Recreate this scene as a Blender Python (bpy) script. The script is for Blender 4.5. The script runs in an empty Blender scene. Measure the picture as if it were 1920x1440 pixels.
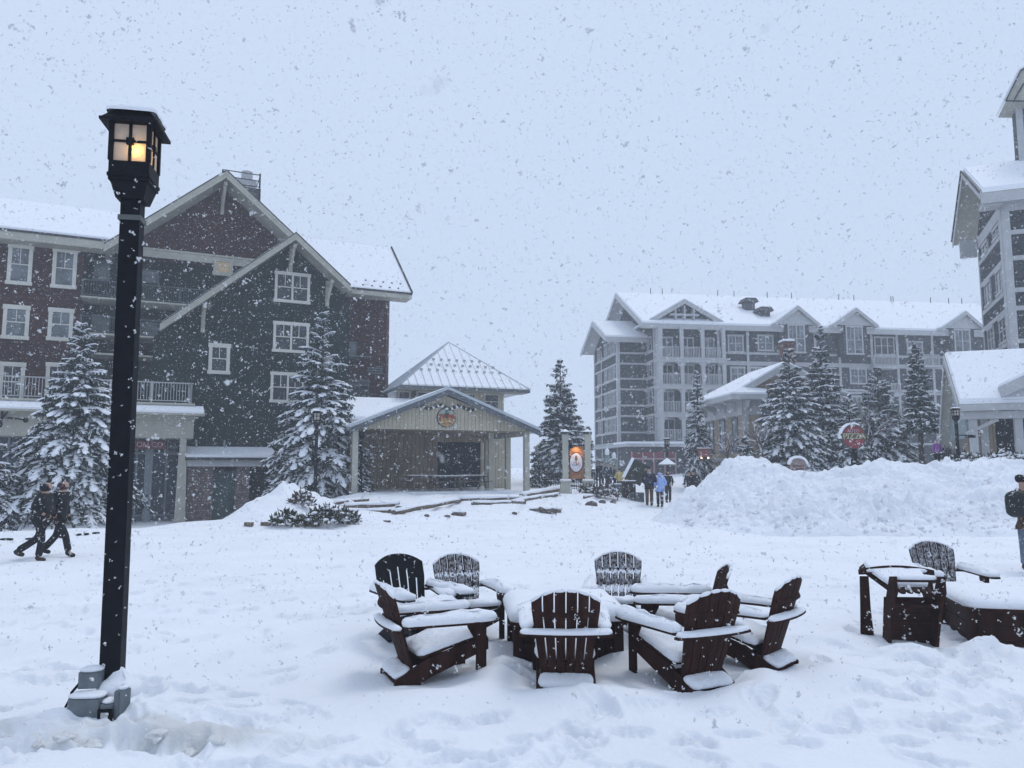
import bpy, bmesh, math, random
import numpy as np
from mathutils import Vector, Matrix

# ------------------------------------------------------------------ camera
scn = bpy.context.scene
COL = scn.collection
FPX = 1442.0; PITCH = math.radians(6.2); CAMH = 1.9
cam_d = bpy.data.cameras.new('camera')
cam = bpy.data.objects.new('camera', cam_d); COL.objects.link(cam)
cam.location = (0, 0, CAMH)
cam.rotation_euler = (math.pi/2 + PITCH, 0, 0)
cam_d.sensor_width = 36.0
cam_d.lens = 36.0 * FPX / 1920.0
cam_d.clip_start = 0.05
cam_d.clip_end = 2000
cam_d.dof.use_dof = True
cam_d.dof.focus_distance = 16.0
cam_d.dof.aperture_fstop = 7.0
scn.camera = cam

# ------------------------------------------------------------------ world, sun, exposure
w = bpy.data.worlds.new('World'); scn.world = w; w.use_nodes = True
nt = w.node_tree; nt.nodes.clear()
sky = nt.nodes.new('ShaderNodeTexSky'); sky.sky_type = 'NISHITA'; sky.sun_disc = False
sky.sun_elevation = math.radians(63); sky.sun_rotation = math.radians(-40)
sky.dust_density = 6.0; sky.air_density = 1.0
mixn = nt.nodes.new('ShaderNodeMixRGB'); mixn.inputs[0].default_value = 0.96
mixn.inputs[2].default_value = (5.7, 6.8, 8.7, 1)          # the even cloud cover
bgn = nt.nodes.new('ShaderNodeBackground'); bgn.inputs[1].default_value = 0.1
outn = nt.nodes.new('ShaderNodeOutputWorld')
nt.links.new(sky.outputs[0], mixn.inputs[1]); nt.links.new(mixn.outputs[0], bgn.inputs[0])
nt.links.new(bgn.outputs[0], outn.inputs[0])
sund = bpy.data.lights.new('sun', 'SUN'); sund.energy = 0.85; sund.angle = math.radians(20)
sund.color = (1.0, 0.97, 0.93)
sun = bpy.data.objects.new('sun', sund); COL.objects.link(sun)
sun.rotation_euler = (math.radians(27), 0, math.radians(140))
scn.view_settings.view_transform = 'Standard'; scn.view_settings.look = 'None'
scn.view_settings.exposure = 0.10; scn.view_settings.gamma = 1.0
try: scn.view_settings.use_curve_mapping = False
except Exception: pass
scn.cycles.use_denoising = True
try: scn.cycles.denoiser = 'OPENIMAGEDENOISE'
except Exception: pass
scn.cycles.max_bounces = 6; scn.cycles.diffuse_bounces = 4; scn.cycles.glossy_bounces = 2
scn.cycles.transmission_bounces = 4; scn.cycles.volume_bounces = 1
scn.cycles.use_adaptive_sampling = False

# ------------------------------------------------------------------ helpers
R = math.radians
def ray(u, v):
    a = (u-960)/FPX; b = (720-v)/FPX
    return np.array([a, math.cos(PITCH)-b*math.sin(PITCH), math.sin(PITCH)+b*math.cos(PITCH)])
def at(u, v, Y):
    d = ray(u, v); t = Y/d[1]
    return Vector((d[0]*t, Y, CAMH+d[2]*t))

def tag(o, label=None, cat=None, group=None, kind=None):
    if label: o['label'] = label
    if cat: o['category'] = cat
    if group: o['group'] = group
    if kind: o['kind'] = kind
    return o
def empty(name, loc=(0,0,0), rz=0, label=None, cat=None, group=None, kind=None):
    o = bpy.data.objects.new(name, None); COL.objects.link(o)
    o.location = loc; o.rotation_euler = (0, 0, rz); o.empty_display_size = 0.2
    return tag(o, label, cat, group, kind)
def link(name, me, parent=None):
    o = bpy.data.objects.new(name, me); COL.objects.link(o)
    if parent is not None: o.parent = parent
    return o
def copy_tree(o, parent=None):
    c = o.copy(); COL.objects.link(c); c.parent = parent
    for ch in list(o.children): copy_tree(ch, c)
    return c

class MB:
    def __init__(s): s.v = []; s.f = []; s.m = []
    def add(s, vs, fs, m=0, M=None):
        b = len(s.v)
        if M is not None: vs = [tuple(M @ Vector(p)) for p in vs]
        s.v += [tuple(p) for p in vs]
        for f in fs: s.f.append(tuple(b+i for i in f)); s.m.append(m)
        return s
    def box(s, x0, x1, y0, y1, z0, z1, m=0, M=None):
        vs = [(x0,y0,z0),(x1,y0,z0),(x1,y1,z0),(x0,y1,z0),(x0,y0,z1),(x1,y0,z1),(x1,y1,z1),(x0,y1,z1)]
        return s.add(vs, [(0,3,2,1),(4,5,6,7),(0,1,5,4),(1,2,6,5),(2,3,7,6),(3,0,4,7)], m, M)
    def prism(s, pts, vec, m=0, M=None):
        n = len(pts); v = Vector(vec); P = [Vector(p) for p in pts]
        nrm = Vector((0,0,0))
        for i in range(n): nrm += P[i].cross(P[(i+1) % n])
        if nrm.dot(v) > 0: P = P[::-1]
        vs = [tuple(p) for p in P] + [tuple(p+v) for p in P]
        fs = [tuple(range(n)), tuple(range(2*n-1, n-1, -1))]
        for i in range(n):
            j = (i+1) % n; fs.append((j, i, n+i, n+j))
        return s.add(vs, fs, m, M)
    def xz(s, poly, y0, y1, m=0, M=None):   # polygon in x,z pushed along y
        return s.prism([(a, y0, b) for a, b in poly], (0, y1-y0, 0), m, M)
    def yz(s, poly, x0, x1, m=0, M=None):
        return s.prism([(x0, a, b) for a, b in poly], (x1-x0, 0, 0), m, M)
    def xy(s, poly, z0, z1, m=0, M=None):
        return s.prism([(a, b, z0) for a, b in poly], (0, 0, z1-z0), m, M)
    def bar(s, a, b, w, h, m=0, up=(0,0,1)):
        a = Vector(a); b = Vector(b); d = (b-a); L = d.length
        if L < 1e-6: return s
        d.normalize(); x = d.cross(Vector(up))
        if x.length < 1e-4: x = d.cross(Vector((1,0,0)))
        x.normalize(); z = x.cross(d)
        M = Matrix((x, d, z)).transposed().to_4x4(); M.translation = a
        return s.box(-w/2, w/2, 0, L, -h/2, h/2, m, M)
    def tube(s, pts, rad, n=8, m=0, cap=True):
        pts = [Vector(p) for p in pts]
        if not hasattr(rad, '__len__'): rad = [rad]*len(pts)
        vs = []; fs = []
        for i, p in enumerate(pts):
            d = (pts[min(i+1, len(pts)-1)] - pts[max(i-1, 0)]).normalized()
            x = d.cross(Vector((0.13, 0.21, 1)));
            if x.length < 0.05: x = d.cross(Vector((1, 0, 0)))
            x.normalize(); y = d.cross(x)
            for k in range(n):
                a = 2*math.pi*k/n; vs.append(tuple(p + (x*math.cos(a)+y*math.sin(a))*rad[i]))
        for i in range(len(pts)-1):
            for k in range(n):
                k2 = (k+1) % n; fs.append((i*n+k, i*n+k2, (i+1)*n+k2, (i+1)*n+k))
        if cap: fs.append(tuple(range(n-1, -1, -1))); fs.append(tuple((len(pts)-1)*n+k for k in range(n)))
        return s.add(vs, fs, m)
    def ball(s, c, r, m=0, seg=8, rings=6, M=None):
        if not hasattr(r, '__len__'): r = (r, r, r)
        vs = [(c[0], c[1], c[2]+r[2])]; fs = []
        for i in range(1, rings):
            a = math.pi*i/rings
            for k in range(seg):
                b = 2*math.pi*k/seg
                vs.append((c[0]+r[0]*math.sin(a)*math.cos(b), c[1]+r[1]*math.sin(a)*math.sin(b), c[2]+r[2]*math.cos(a)))
        vs.append((c[0], c[1], c[2]-r[2])); e = len(vs)-1
        for k in range(seg): fs.append((0, 1+k, 1+(k+1) % seg)); fs.append((e, e-seg+(k+1) % seg, e-seg+k))
        for i in range(rings-2):
            for k in range(seg):
                a = 1+i*seg+k; b = 1+i*seg+(k+1) % seg; fs.append((a, a+seg, b+seg, b))
        return s.add(vs, fs, m, M)
    def build_each(s, name, mats, parent=None, **k):      # one object per connected piece
        par = list(range(len(s.v)))
        def find(a):
            while par[a] != a: par[a] = par[par[a]]; a = par[a]
            return a
        for f in s.f:
            for q in f[1:]: par[find(q)] = find(f[0])
        grp = {}
        for f, m in zip(s.f, s.m): grp.setdefault(find(f[0]), []).append((f, m))
        for fs in grp.values():
            ids = sorted({i for f, _ in fs for i in f}); mp = {i: j for j, i in enumerate(ids)}; b = MB()
            b.v = [s.v[i] for i in ids]; b.f = [tuple(mp[i] for i in f) for f, _ in fs]; b.m = [m for _, m in fs]; b.build(name, mats, parent, **k)
    def mesh(s, name, mats, smooth=False):
        me = bpy.data.meshes.new(name); me.from_pydata(s.v, [], s.f)
        for m in (mats if isinstance(mats, (list, tuple)) else [mats]): me.materials.append(m)
        if any(s.m): me.polygons.foreach_set('material_index', s.m)
        if smooth: me.polygons.foreach_set('use_smooth', [True]*len(me.polygons))
        me.validate(); me.update(); return me
    def build(s, name, mats, parent=None, smooth=False, bevel=0):
        o = link(name, s.mesh(name, mats, smooth), parent)
        if bevel:
            b = o.modifiers.new('bevel', 'BEVEL'); b.width = bevel; b.segments = 2; b.limit_method = 'ANGLE'
        return o

def np_mesh(name, V, F, mats, smooth=False, mi=None):
    V = np.asarray(V, dtype=np.float32); F = np.asarray(F, dtype=np.int32)
    me = bpy.data.meshes.new(name); k = F.shape[1]
    me.vertices.add(len(V)); me.vertices.foreach_set('co', V.ravel())
    me.loops.add(F.size); me.loops.foreach_set('vertex_index', F.ravel())
    me.polygons.add(len(F)); me.polygons.foreach_set('loop_start', np.arange(0, F.size, k, dtype=np.int32))
    try: me.polygons.foreach_set('loop_total', np.full(len(F), k, dtype=np.int32))
    except Exception: pass
    for m in (mats if isinstance(mats, (list, tuple)) else [mats]): me.materials.append(m)
    if mi is not None: me.polygons.foreach_set('material_index', np.asarray(mi, dtype=np.int32))
    me.update(calc_edges=True)
    if smooth: me.polygons.foreach_set('use_smooth', [True]*len(F))
    me.validate(); return me

# noise in numpy
def _h(ix, iy, s):
    n = (ix.astype(np.int64)*374761393 + iy.astype(np.int64)*668265263 + s*982451653) & 0xffffffff
    n = ((n ^ (n >> 13))*1274126177) & 0xffffffff
    return ((n ^ (n >> 16)) & 0xffff)/65535.0
def vnoise(x, y, s=0):
    x = np.asarray(x, float); y = np.asarray(y, float)
    ix = np.floor(x); iy = np.floor(y); fx = x-ix; fy = y-iy
    fx = fx*fx*fx*(fx*(fx*6-15)+10); fy = fy*fy*fy*(fy*(fy*6-15)+10)
    a = _h(ix, iy, s); b = _h(ix+1, iy, s); c = _h(ix, iy+1, s); d = _h(ix+1, iy+1, s)
    return (a*(1-fx)+b*fx)*(1-fy)+(c*(1-fx)+d*fx)*fy*1.0 - 0.5
def fbm(x, y, s=0, o=4):
    r = 0; a = 1.0
    for i in range(o):
        r = r + a*vnoise(x*2**i+i*17.3, y*2**i-i*9.1, s+i); a *= 0.5
    return r
def sst(x, a, b):
    t = np.clip((x-a)/(b-a), 0, 1); return t*t*(3-2*t)

# ------------------------------------------------------------------ materials
MATS = {}
def mat(name, col, rough=0.6, spec=0.3, noise=0.0, nscale=8.0, bump=0.0, bscale=30.0, metal=0.0, stretch=None):
    m = bpy.data.materials.new(name); m.use_nodes = True; MATS[name] = m
    t = m.node_tree; b = t.nodes['Principled BSDF']
    b.inputs['Base Color'].default_value = (*col, 1); b.inputs['Roughness'].default_value = rough
    b.inputs['Specular IOR Level'].default_value = spec; b.inputs['Metallic'].default_value = metal
    tc = t.nodes.new('ShaderNodeTexCoord'); src = tc.outputs['Object']
    if stretch:
        mp = t.nodes.new('ShaderNodeMapping'); mp.inputs['Scale'].default_value = stretch
        t.links.new(src, mp.inputs[0]); src = mp.outputs[0]
    if noise:
        n = t.nodes.new('ShaderNodeTexNoise'); n.inputs['Scale'].default_value = nscale; n.inputs['Detail'].default_value = 5
        t.links.new(src, n.inputs[0])
        r = t.nodes.new('ShaderNodeValToRGB'); r.color_ramp.elements[0].position = 0.3; r.color_ramp.elements[1].position = 0.7
        r.color_ramp.elements[0].color = (*[c*(1-noise) for c in col], 1); r.color_ramp.elements[1].color = (*[min(1, c*(1+noise)) for c in col], 1)
        t.links.new(n.outputs[0], r.inputs[0]); t.links.new(r.outputs[0], b.inputs['Base Color'])
    if bump:
        n = t.nodes.new('ShaderNodeTexNoise'); n.inputs['Scale'].default_value = bscale; n.inputs['Detail'].default_value = 6
        t.links.new(src, n.inputs[0])
        bp = t.nodes.new('ShaderNodeBump'); bp.inputs['Strength'].default_value = bump; bp.inputs['Distance'].default_value = 0.02
        t.links.new(n.outputs[0], bp.inputs['Height']); t.links.new(bp.outputs[0], b.inputs['Normal'])
    return m
def cladding(name, col, period=0.16, course=True, axis='z', var=0.35, gap=0.45):
    """shingles / clapboards: courses along z (or boards along x) with a shadow joint and board to board variation"""
    m = bpy.data.materials.new(name); m.use_nodes = True; MATS[name] = m
    t = m.node_tree; b = t.nodes['Principled BSDF']; b.inputs['Roughness'].default_value = 0.8
    b.inputs['Specular IOR Level'].default_value = 0.15
    tc = t.nodes.new('ShaderNodeTexCoord'); sp = t.nodes.new('ShaderNodeSeparateXYZ'); t.links.new(tc.outputs['Object'], sp.inputs[0])
    add = t.nodes.new('ShaderNodeMath'); add.operation = 'ADD'; t.links.new(sp.outputs[0], add.inputs[0]); t.links.new(sp.outputs[1], add.inputs[1])
    cb = t.nodes.new('ShaderNodeCombineXYZ')
    if axis == 'z': t.links.new(add.outputs[0], cb.inputs[0]); t.links.new(sp.outputs[2], cb.inputs[1])
    else: t.links.new(sp.outputs[2], cb.inputs[0]); t.links.new(add.outputs[0], cb.inputs[1])
    br = t.nodes.new('ShaderNodeTexBrick'); t.links.new(cb.outputs[0], br.inputs[0])
    br.inputs['Scale'].default_value = 1.0; br.inputs['Row Height'].default_value = period
    br.inputs['Brick Width'].default_value = 0.22 if course else 5.0
    br.inputs['Mortar Size'].default_value = 0.012 if course else 0.014
    br.inputs['Mortar Smooth'].default_value = 0.3; br.inputs['Bias'].default_value = 0.0
    br.inputs['Color1'].default_value = (*[c*(1-var) for c in col], 1); br.inputs['Color2'].default_value = (*[c*(1+var) for c in col], 1)
    br.inputs['Mortar'].default_value = (*[c*gap for c in col], 1)
    n = t.nodes.new('ShaderNodeTexNoise'); n.inputs['Scale'].default_value = 0.5; n.inputs['Detail'].default_value = 6
    t.links.new(tc.outputs['Object'], n.inputs[0])
    mr = t.nodes.new('ShaderNodeMapRange'); mr.inputs[3].default_value = 0.7; mr.inputs[4].default_value = 1.35
    t.links.new(n.outputs[0], mr.inputs[0])
    mx = t.nodes.new('ShaderNodeVectorMath'); mx.operation = 'SCALE'
    t.links.new(br.outputs['Color'], mx.inputs[0]); t.links.new(mr.outputs[0], mx.inputs['Scale'])
    t.links.new(mx.outputs[0], b.inputs['Base Color'])
    bp = t.nodes.new('ShaderNodeBump'); bp.inputs['Strength'].default_value = 0.6; bp.inputs['Distance'].default_value = 0.02; bp.invert = True
    t.links.new(br.outputs['Fac'], bp.inputs['Height']); t.links.new(bp.outputs[0], b.inputs['Normal'])
    return m
def snow_material(name, col=(0.86, 0.885, 0.93), dirt=0.0, bscale=14.0, bstr=0.5, bdist=0.03):
    m = bpy.data.materials.new(name); m.use_nodes = True; t = m.node_tree; b = t.nodes['Principled BSDF']
    b.inputs['Roughness'].default_value = 0.75; b.inputs['Specular IOR Level'].default_value = 0.2
    tc = t.nodes.new('ShaderNodeTexCoord')
    n = t.nodes.new('ShaderNodeTexNoise'); n.inputs['Scale'].default_value = bscale; n.inputs['Detail'].default_value = 8; n.inputs['Roughness'].default_value = 0.65
    t.links.new(tc.outputs['Object'], n.inputs[0])
    bp = t.nodes.new('ShaderNodeBump'); bp.inputs['Strength'].default_value = bstr; bp.inputs['Distance'].default_value = bdist
    t.links.new(n.outputs[0], bp.inputs['Height']); t.links.new(bp.outputs[0], b.inputs['Normal'])
    n2 = t.nodes.new('ShaderNodeTexNoise'); n2.inputs['Scale'].default_value = 0.7; n2.inputs['Detail'].default_value = 7
    t.links.new(tc.outputs['Object'], n2.inputs[0])
    r = t.nodes.new('ShaderNodeValToRGB'); r.color_ramp.elements[0].position = 0.32; r.color_ramp.elements[1].position = 0.62
    r.color_ramp.elements[0].color = (*[c*(1-dirt) for c in col], 1); r.color_ramp.elements[1].color = (*col, 1)
    t.links.new(n2.outputs[0], r.inputs[0]); t.links.new(r.outputs[0], b.inputs['Base Color'])
    return m
SNOW = snow_material('fresh_snow', bscale=32, bstr=0.7, bdist=0.02)
GSNOW = snow_material('trodden_snow', dirt=0.06, bscale=30.0, bstr=0.7, bdist=0.02)
BSNOW = snow_material('ploughed_snow', dirt=0.10, bscale=5.0, bstr=0.7, bdist=0.07)
_t = GSNOW.node_tree; _b = _t.nodes['Principled BSDF']; _src = _b.inputs['Base Color'].links[0].from_socket     # dirty ice showing through, from the 'ice' attribute
_a = _t.nodes.new('ShaderNodeAttribute'); _a.attribute_name = 'ice'; _m = _t.nodes.new('ShaderNodeMixRGB'); _m.inputs[2].default_value = (.64, .65, .65, 1)
_t.links.new(_a.outputs['Fac'], _m.inputs[0]); _t.links.new(_src, _m.inputs[1]); _t.links.new(_m.outputs[0], _b.inputs['Base Color'])
ICE = mat('dirty_ice', (0.66, 0.67, 0.67), 0.35, 0.4, 0.14, 9, 0.7, 16)
MAROON = cladding('maroon_shingle', (0.055, 0.024, 0.022))
WTRIM = mat('white_window_trim', (0.62, 0.61, 0.55), 0.6, 0.3, 0.08, 2.0, 0.2, 40)
GREEN = cladding('green_shingle', (0.009, 0.022, 0.0195))
GREY = cladding('grey_shingle', (0.085, 0.088, 0.098), 0.18)
GREYD = cladding('dark_grey_shingle', (0.062, 0.066, 0.073), 0.18)
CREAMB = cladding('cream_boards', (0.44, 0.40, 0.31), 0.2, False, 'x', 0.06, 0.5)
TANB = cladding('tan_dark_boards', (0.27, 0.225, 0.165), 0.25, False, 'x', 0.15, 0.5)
TANBRICK = cladding('tan_brick', (0.31, 0.25, 0.19), 0.09, True, 'z', 0.25, 1.5)
REDBRICK = cladding('red_brick', (0.13, 0.075, 0.065), 0.09, True, 'z', 0.25, 1.3)
STONE = cladding('brown_stone', (0.16, 0.13, 0.12), 0.14, True, 'z', 0.4, 0.5)
TRIM = mat('cream_trim', (0.42, 0.41, 0.35), 0.6, 0.3, 0.10, 2.0, 0.2, 40)
GTRIM = mat('pale_grey_trim', (0.44, 0.45, 0.46), 0.6, 0.3, 0.08, 2.0)
SOFFIT = mat('soffit_boards', (0.36, 0.355, 0.31), 0.7, 0.2, 0.12, 3.0)
ROOFD = mat('dark_roof_edge', (0.05, 0.055, 0.06), 0.8, 0.2, 0.2, 5)
METALR = mat('grey_metal_roof', (0.42, 0.46, 0.50), 0.4, 0.5, 0.08, 2, metal=0.3)
GLASS = mat('dark_window_glass', (0.03, 0.036, 0.042), 0.15, 0.4, 0.5, 0.9)
GLASSC = mat('curtained_window_glass', (0.12, 0.14, 0.15), 0.2, 0.4, 0.6, 1.3)
GLASSB = mat('navy_shop_glass', (0.012, 0.03, 0.055), 0.25, 0.3, 0.6, 0.9)
BLACKM = mat('black_painted_metal', (0.005, 0.006, 0.010), 0.6, 0.12, 0.25, 12, 0.25, 60)
RAILM = mat('grey_railing', (0.40, 0.41, 0.41), 0.5, 0.4)
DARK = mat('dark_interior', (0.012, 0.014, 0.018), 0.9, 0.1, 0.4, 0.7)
CHAIRW = mat('dark_brown_chair_board', (0.032, 0.0125, 0.0095), 0.7, 0.10, 0.45, 10, 0.5, 60, stretch=(1, 1, 0.15))
RESIN = mat('black_resin', (0.006, 0.007, 0.010), 0.6, 0.15, 0.3, 20, 0.2, 60)
WOODL = mat('weathered_log', (0.14, 0.115, 0.09), 0.9, 0.1, 0.4, 6, 0.6, 20)
ROCK = mat('brown_grey_rock', (0.12, 0.10, 0.085), 0.9, 0.1, 0.5, 6, 0.8, 14)
DUSTED = mat('snow_dusted_board', (0.3, 0.3, 0.31), 0.8, 0.1, 0, 1, 0.5, 60)
_t = DUSTED.node_tree; _b = _t.nodes['Principled BSDF']; _tc = _t.nodes.new('ShaderNodeTexCoord'); _mp = _t.nodes.new('ShaderNodeMapping'); _mp.inputs['Scale'].default_value = (1, 1, .55)
_n = _t.nodes.new('ShaderNodeTexNoise'); _n.inputs['Scale'].default_value = 42; _n.inputs['Detail'].default_value = 8; _n.inputs['Roughness'].default_value = .7; _r = _t.nodes.new('ShaderNodeValToRGB')
_r.color_ramp.elements[0].position = .42; _r.color_ramp.elements[0].color = (.035, .022, .02, 1); _r.color_ramp.elements[1].position = .66; _r.color_ramp.elements[1].color = (.55, .57, .61, 1)
_t.links.new(_tc.outputs['Object'], _mp.inputs[0]); _t.links.new(_mp.outputs[0], _n.inputs[0]); _t.links.new(_n.outputs[0], _r.inputs[0]); _t.links.new(_r.outputs[0], _b.inputs['Base Color'])
BARK = mat('dark_bark', (0.045, 0.035, 0.03), 0.95, 0.1, 0.4, 14, 0.8, 30)
NEEDLE = mat('spruce_needles', (0.045, 0.066, 0.062), 0.8, 0.15, 0.4, 4)
TWIG = mat('bare_twigs', (0.10, 0.075, 0.07), 0.9, 0.1, 0.3, 8)
SHRUB = mat('shrub_leaves', (0.055, 0.062, 0.045), 0.8, 0.15, 0.4, 5)

# ------------------------------------------------------------------ building frame
class Frame:
    def __init__(s, u, v, Y, deg):
        p = at(u, v, Y); s.o = np.array([p.x, p.y]); s.th = R(deg); s.z = p.z
        s.d = np.array([math.cos(s.th), math.sin(s.th)]); s.m = np.array([-math.sin(s.th), math.cos(s.th)])
    def loc(s, u, v, n):
        d = ray(u, v); k = (n + s.o @ s.m)/(d[:2] @ s.m)
        P = d[:2]*k - s.o
        return float(P @ s.d), CAMH + d[2]*k
    def t(s, u, n, v=700): return s.loc(u, v, n)[0]
    def zz(s, u, v, n): return s.loc(u, v, n)[1]
    def find_n(s, u, v, t):          # depth n at which the pixel ray meets the plane of constant t
        d = ray(u, v); k = (t + s.o @ s.d)/(d[:2] @ s.d)
        P = d[:2]*k - s.o
        return float(P @ s.m), CAMH + d[2]*k
    def root(s, name, label, cat, group=None):
        return empty(name, (s.o[0], s.o[1], 0), s.th, label, cat, group)
    def world(s, t, n, z=0): p = s.o + t*s.d + n*s.m; return Vector((p[0], p[1], z))

def window(par, t0, t1, z0, z1, n, sashes=1, glass=None, trim=0.11, tm=None, grid=True, side=None):
    """a window on the plane y=n (or on the side plane x=side when side is given, t meaning depth)"""
    tm = tm or TRIM; glass = glass or GLASS
    f = MB(); p = MB()
    M = None
    if side is not None:   # local wall faces -x : (x,y) -> (side + y', x)
        M = Matrix(((0, 1, 0, side), (1, 0, 0, 0), (0, 0, 1, 0), (0, 0, 0, 1))); n = 0
    k = min(trim, (t1-t0)*0.2)
    f.box(t0, t0+k, n-0.07, n+0.01, z0, z1, 0, M); f.box(t1-k, t1, n-0.07, n+0.01, z0, z1, 0, M)
    f.box(t0-0.04, t1+0.04, n-0.10, n+0.01, z1-k*1.1, z1+0.03, 0, M)
    f.box(t0-0.05, t1+0.05, n-0.13, n+0.01, z0-0.05, z0+k*0.8, 0, M)
    w = (t1-t0-2*k)/sashes; zm = (z0+z1)/2
    for i in range(sashes):
        a = t0+k+i*w
        if i: f.box(a-0.06, a+0.06, n-0.065, n+0.01, z0, z1-k, 0, M)
        f.box(a+0.001, a+w-0.001, n-0.055, n+0.008, zm-0.03, zm+0.03, 0, M)
        if grid: f.box(a+w/2-0.02, a+w/2+0.02, n-0.05, n+0.006, zm, z1-k, 0, M)
    o = f.build('window', tm, par)
    p.box(t0+k*0.5, t1-k*0.5, n-0.03, n-0.006, z0+k*0.3, z1-k*0.4, 0, M)
    p.build('pane', glass, o)
    return o
def winpx(F, par, u0, v0, u1, v1, n, **kw):
    um = (u0+u1)/2; vm = (v0+v1)/2
    t0 = F.loc(u0, vm, n)[0]; t1 = F.loc(u1, vm, n)[0]; z1 = F.loc(um, v0, n)[1]; z0 = F.loc(um, v1, n)[1]
    return window(par, t0, t1, z0, z1, n, **kw)
def railing(par, pts, h=1.05, gap=0.13, m=None, posts=True, name='railing', pick=0.03):
    b = MB()
    for i in range(len(pts)-1):
        a = Vector(pts[i]); c = Vector(pts[i+1]); L = (c-a).length
        b.bar(a+Vector((0,0,h)), c+Vector((0,0,h)), 0.09, 0.06); b.bar(a+Vector((0,0,0.12)), c+Vector((0,0,0.12)), 0.05, 0.05)
        k = max(2, int(L/gap))
        for j in range(1, k):
            p = a.lerp(c, j/k); b.bar(p+Vector((0,0,0.14)), p+Vector((0,0,h-0.03)), pick, pick)
        if posts:
            kk = max(1, int(L/2.0))
            for j in range(kk+1):
                p = a.lerp(c, j/kk); b.bar(p+Vector((0,0,0)), p+Vector((0,0,h+0.05)), 0.10, 0.10)
    return b.build(name, m or RAILM, par)

def pillow(outline, th, M=None, edge=0.012, jit=0.004, step=0.035, seed=0, dome=0.12, nz=0.18):
    """snow lying on a shape: outline (x,y) counter-clockwise, thickness th"""
    rnd = random.Random(seed); P = []
    n = len(outline)
    for i in range(n):
        a = Vector(outline[i]); b = Vector(outline[(i+1) % n]); k = max(1, int((b-a).length/step))
        for j in range(k): P.append(a.lerp(b, j/k))
    # soften corners
    for _ in range(2):
        P = [(P[i-1]+P[i]*2+P[(i+1) % len(P)])/4 for i in range(len(P))]
    N = len(P); c = sum(P, Vector((0, 0)))/N
    nr = []
    for i in range(N):
        d = P[(i+1) % N]-P[i-1]; nr.append(Vector((d.y, -d.x)).normalized())
    area = sum(P[i].x*P[(i+1) % N].y-P[(i+1) % N].x*P[i].y for i in range(N))
    if area < 0: nr = [-q for q in nr]
    ox, oy = rnd.uniform(0, 99), rnd.uniform(0, 99)
    def nn(x, y): return float(vnoise(np.array(x*6+ox), np.array(y*6+oy), 5))*0.7+float(vnoise(np.array(x*17+ox), np.array(y*17+oy), 6))*0.3
    rings = [(edge*0.2, -0.02, 0), (edge*0.8, 0.10, 0), (edge+0.006, 0.35, .3), (edge*0.6, 0.62, .6), (-th*0.22, 0.86, .9), (-th*0.5, 0.97, 1)]
    vs = []
    jt = [nn(p.x*2.3, p.y*2.3)*0.03+rnd.uniform(-jit, jit) for p in P]
    for off, hh, k in rings:
        for i, p in enumerate(P):
            q = p+nr[i]*(off+jt[i]*(0.3+k*.7))
            vs.append((q.x, q.y, th*hh*(1+k*nz*2*nn(q.x, q.y))))
    base = len(rings)
    for f in (0.72, 0.48, 0.25):
        for i, p in enumerate(P):
            q0 = p+nr[i]*(-th*0.5); q = c+(q0-c)*f
            vs.append((q.x, q.y, th*(1+dome*(1-f))*(1+nz*2*nn(q.x, q.y))))
    R_ = len(rings)+3; fs = []
    for r in range(R_-1):
        for i in range(N):
            j = (i+1) % N; fs.append((r*N+i, r*N+j, (r+1)*N+j, (r+1)*N+i))
    fs.append(tuple((R_-1)*N+i for i in range(N)))
    if area < 0: fs = [f[::-1] for f in fs]
    if M is not None: vs = [tuple(M @ Vector(v)) for v in vs]
    return vs, fs
def rect(x0, x1, y0, y1): return [(x0, y0), (x1, y0), (x1, y1), (x0, y1)]

def text_mesh(body, size, depth, name, m, par, M, align='CENTER'):
    cu = bpy.data.curves.new(name, 'FONT'); cu.body = body; cu.size = size; cu.extrude = depth; cu.align_x = align; cu.align_y = 'CENTER'
    tmp = bpy.data.objects.new('tmp', cu); COL.objects.link(tmp)
    bpy.context.view_layer.update()
    me = bpy.data.meshes.new_from_object(tmp.evaluated_get(bpy.context.evaluated_depsgraph_get()))
    bpy.data.objects.remove(tmp); me.transform(M); me.materials.clear(); me.materials.append(m); me.name = name
    return link(name, me, par)
VERT = Matrix.Rotation(math.pi/2, 4, 'X')     # text standing up, read from -y
# ------------------------------------------------------------------ ground
CHAIRS = [  # x, y, heading (degrees, direction the sitter faces, 90 = away from the camera), scale
 ('back_left_resin', -1.02, 8.62, -55), ('back_left', -0.50, 9.05, -68), ('back_right', 1.27, 9.35, -97),
 ('side_right_far', 1.76, 8.35, 174), ('side_right', 2.26, 7.74, 138), ('front_right', 1.52, 7.14, 116),
 ('front_centre', 0.47, 7.12, 88), ('front_left', -0.72, 7.35, 24)]
rg = np.random.RandomState(4)
PRINTS = []
for path in [((-4.5, 7.5), (-1.6, 6.2), 12), ((2.8, 6.4), (7.5, 9.8), 14), ((3.2, 6.0), (5.2, 6.6), 10), ((-2.4, 10), (4.5, 11.5), 16),
             ((-7, 12), (-2, 16), 14), ((6, 12), (1, 20), 16), ((-1.0, 5.4), (3.5, 5.9), 12), ((3.8, 5.2), (4.3, 8.6), 10), ((-5, 9), (-9, 18), 16)]:
    (x0, y0), (x1, y1), k = path; L = math.hypot(x1-x0, y1-y0); ang = math.atan2(y1-y0, x1-x0)
    for i in range(k):
        s = i/k; o = 0.12*(1 if i % 2 else -1)+rg.normal(0, .04)
        PRINTS.append((x0+(x1-x0)*s-math.sin(ang)*o, y0+(y1-y0)*s+math.cos(ang)*o, ang+rg.normal(0, .2), 1.0))
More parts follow.
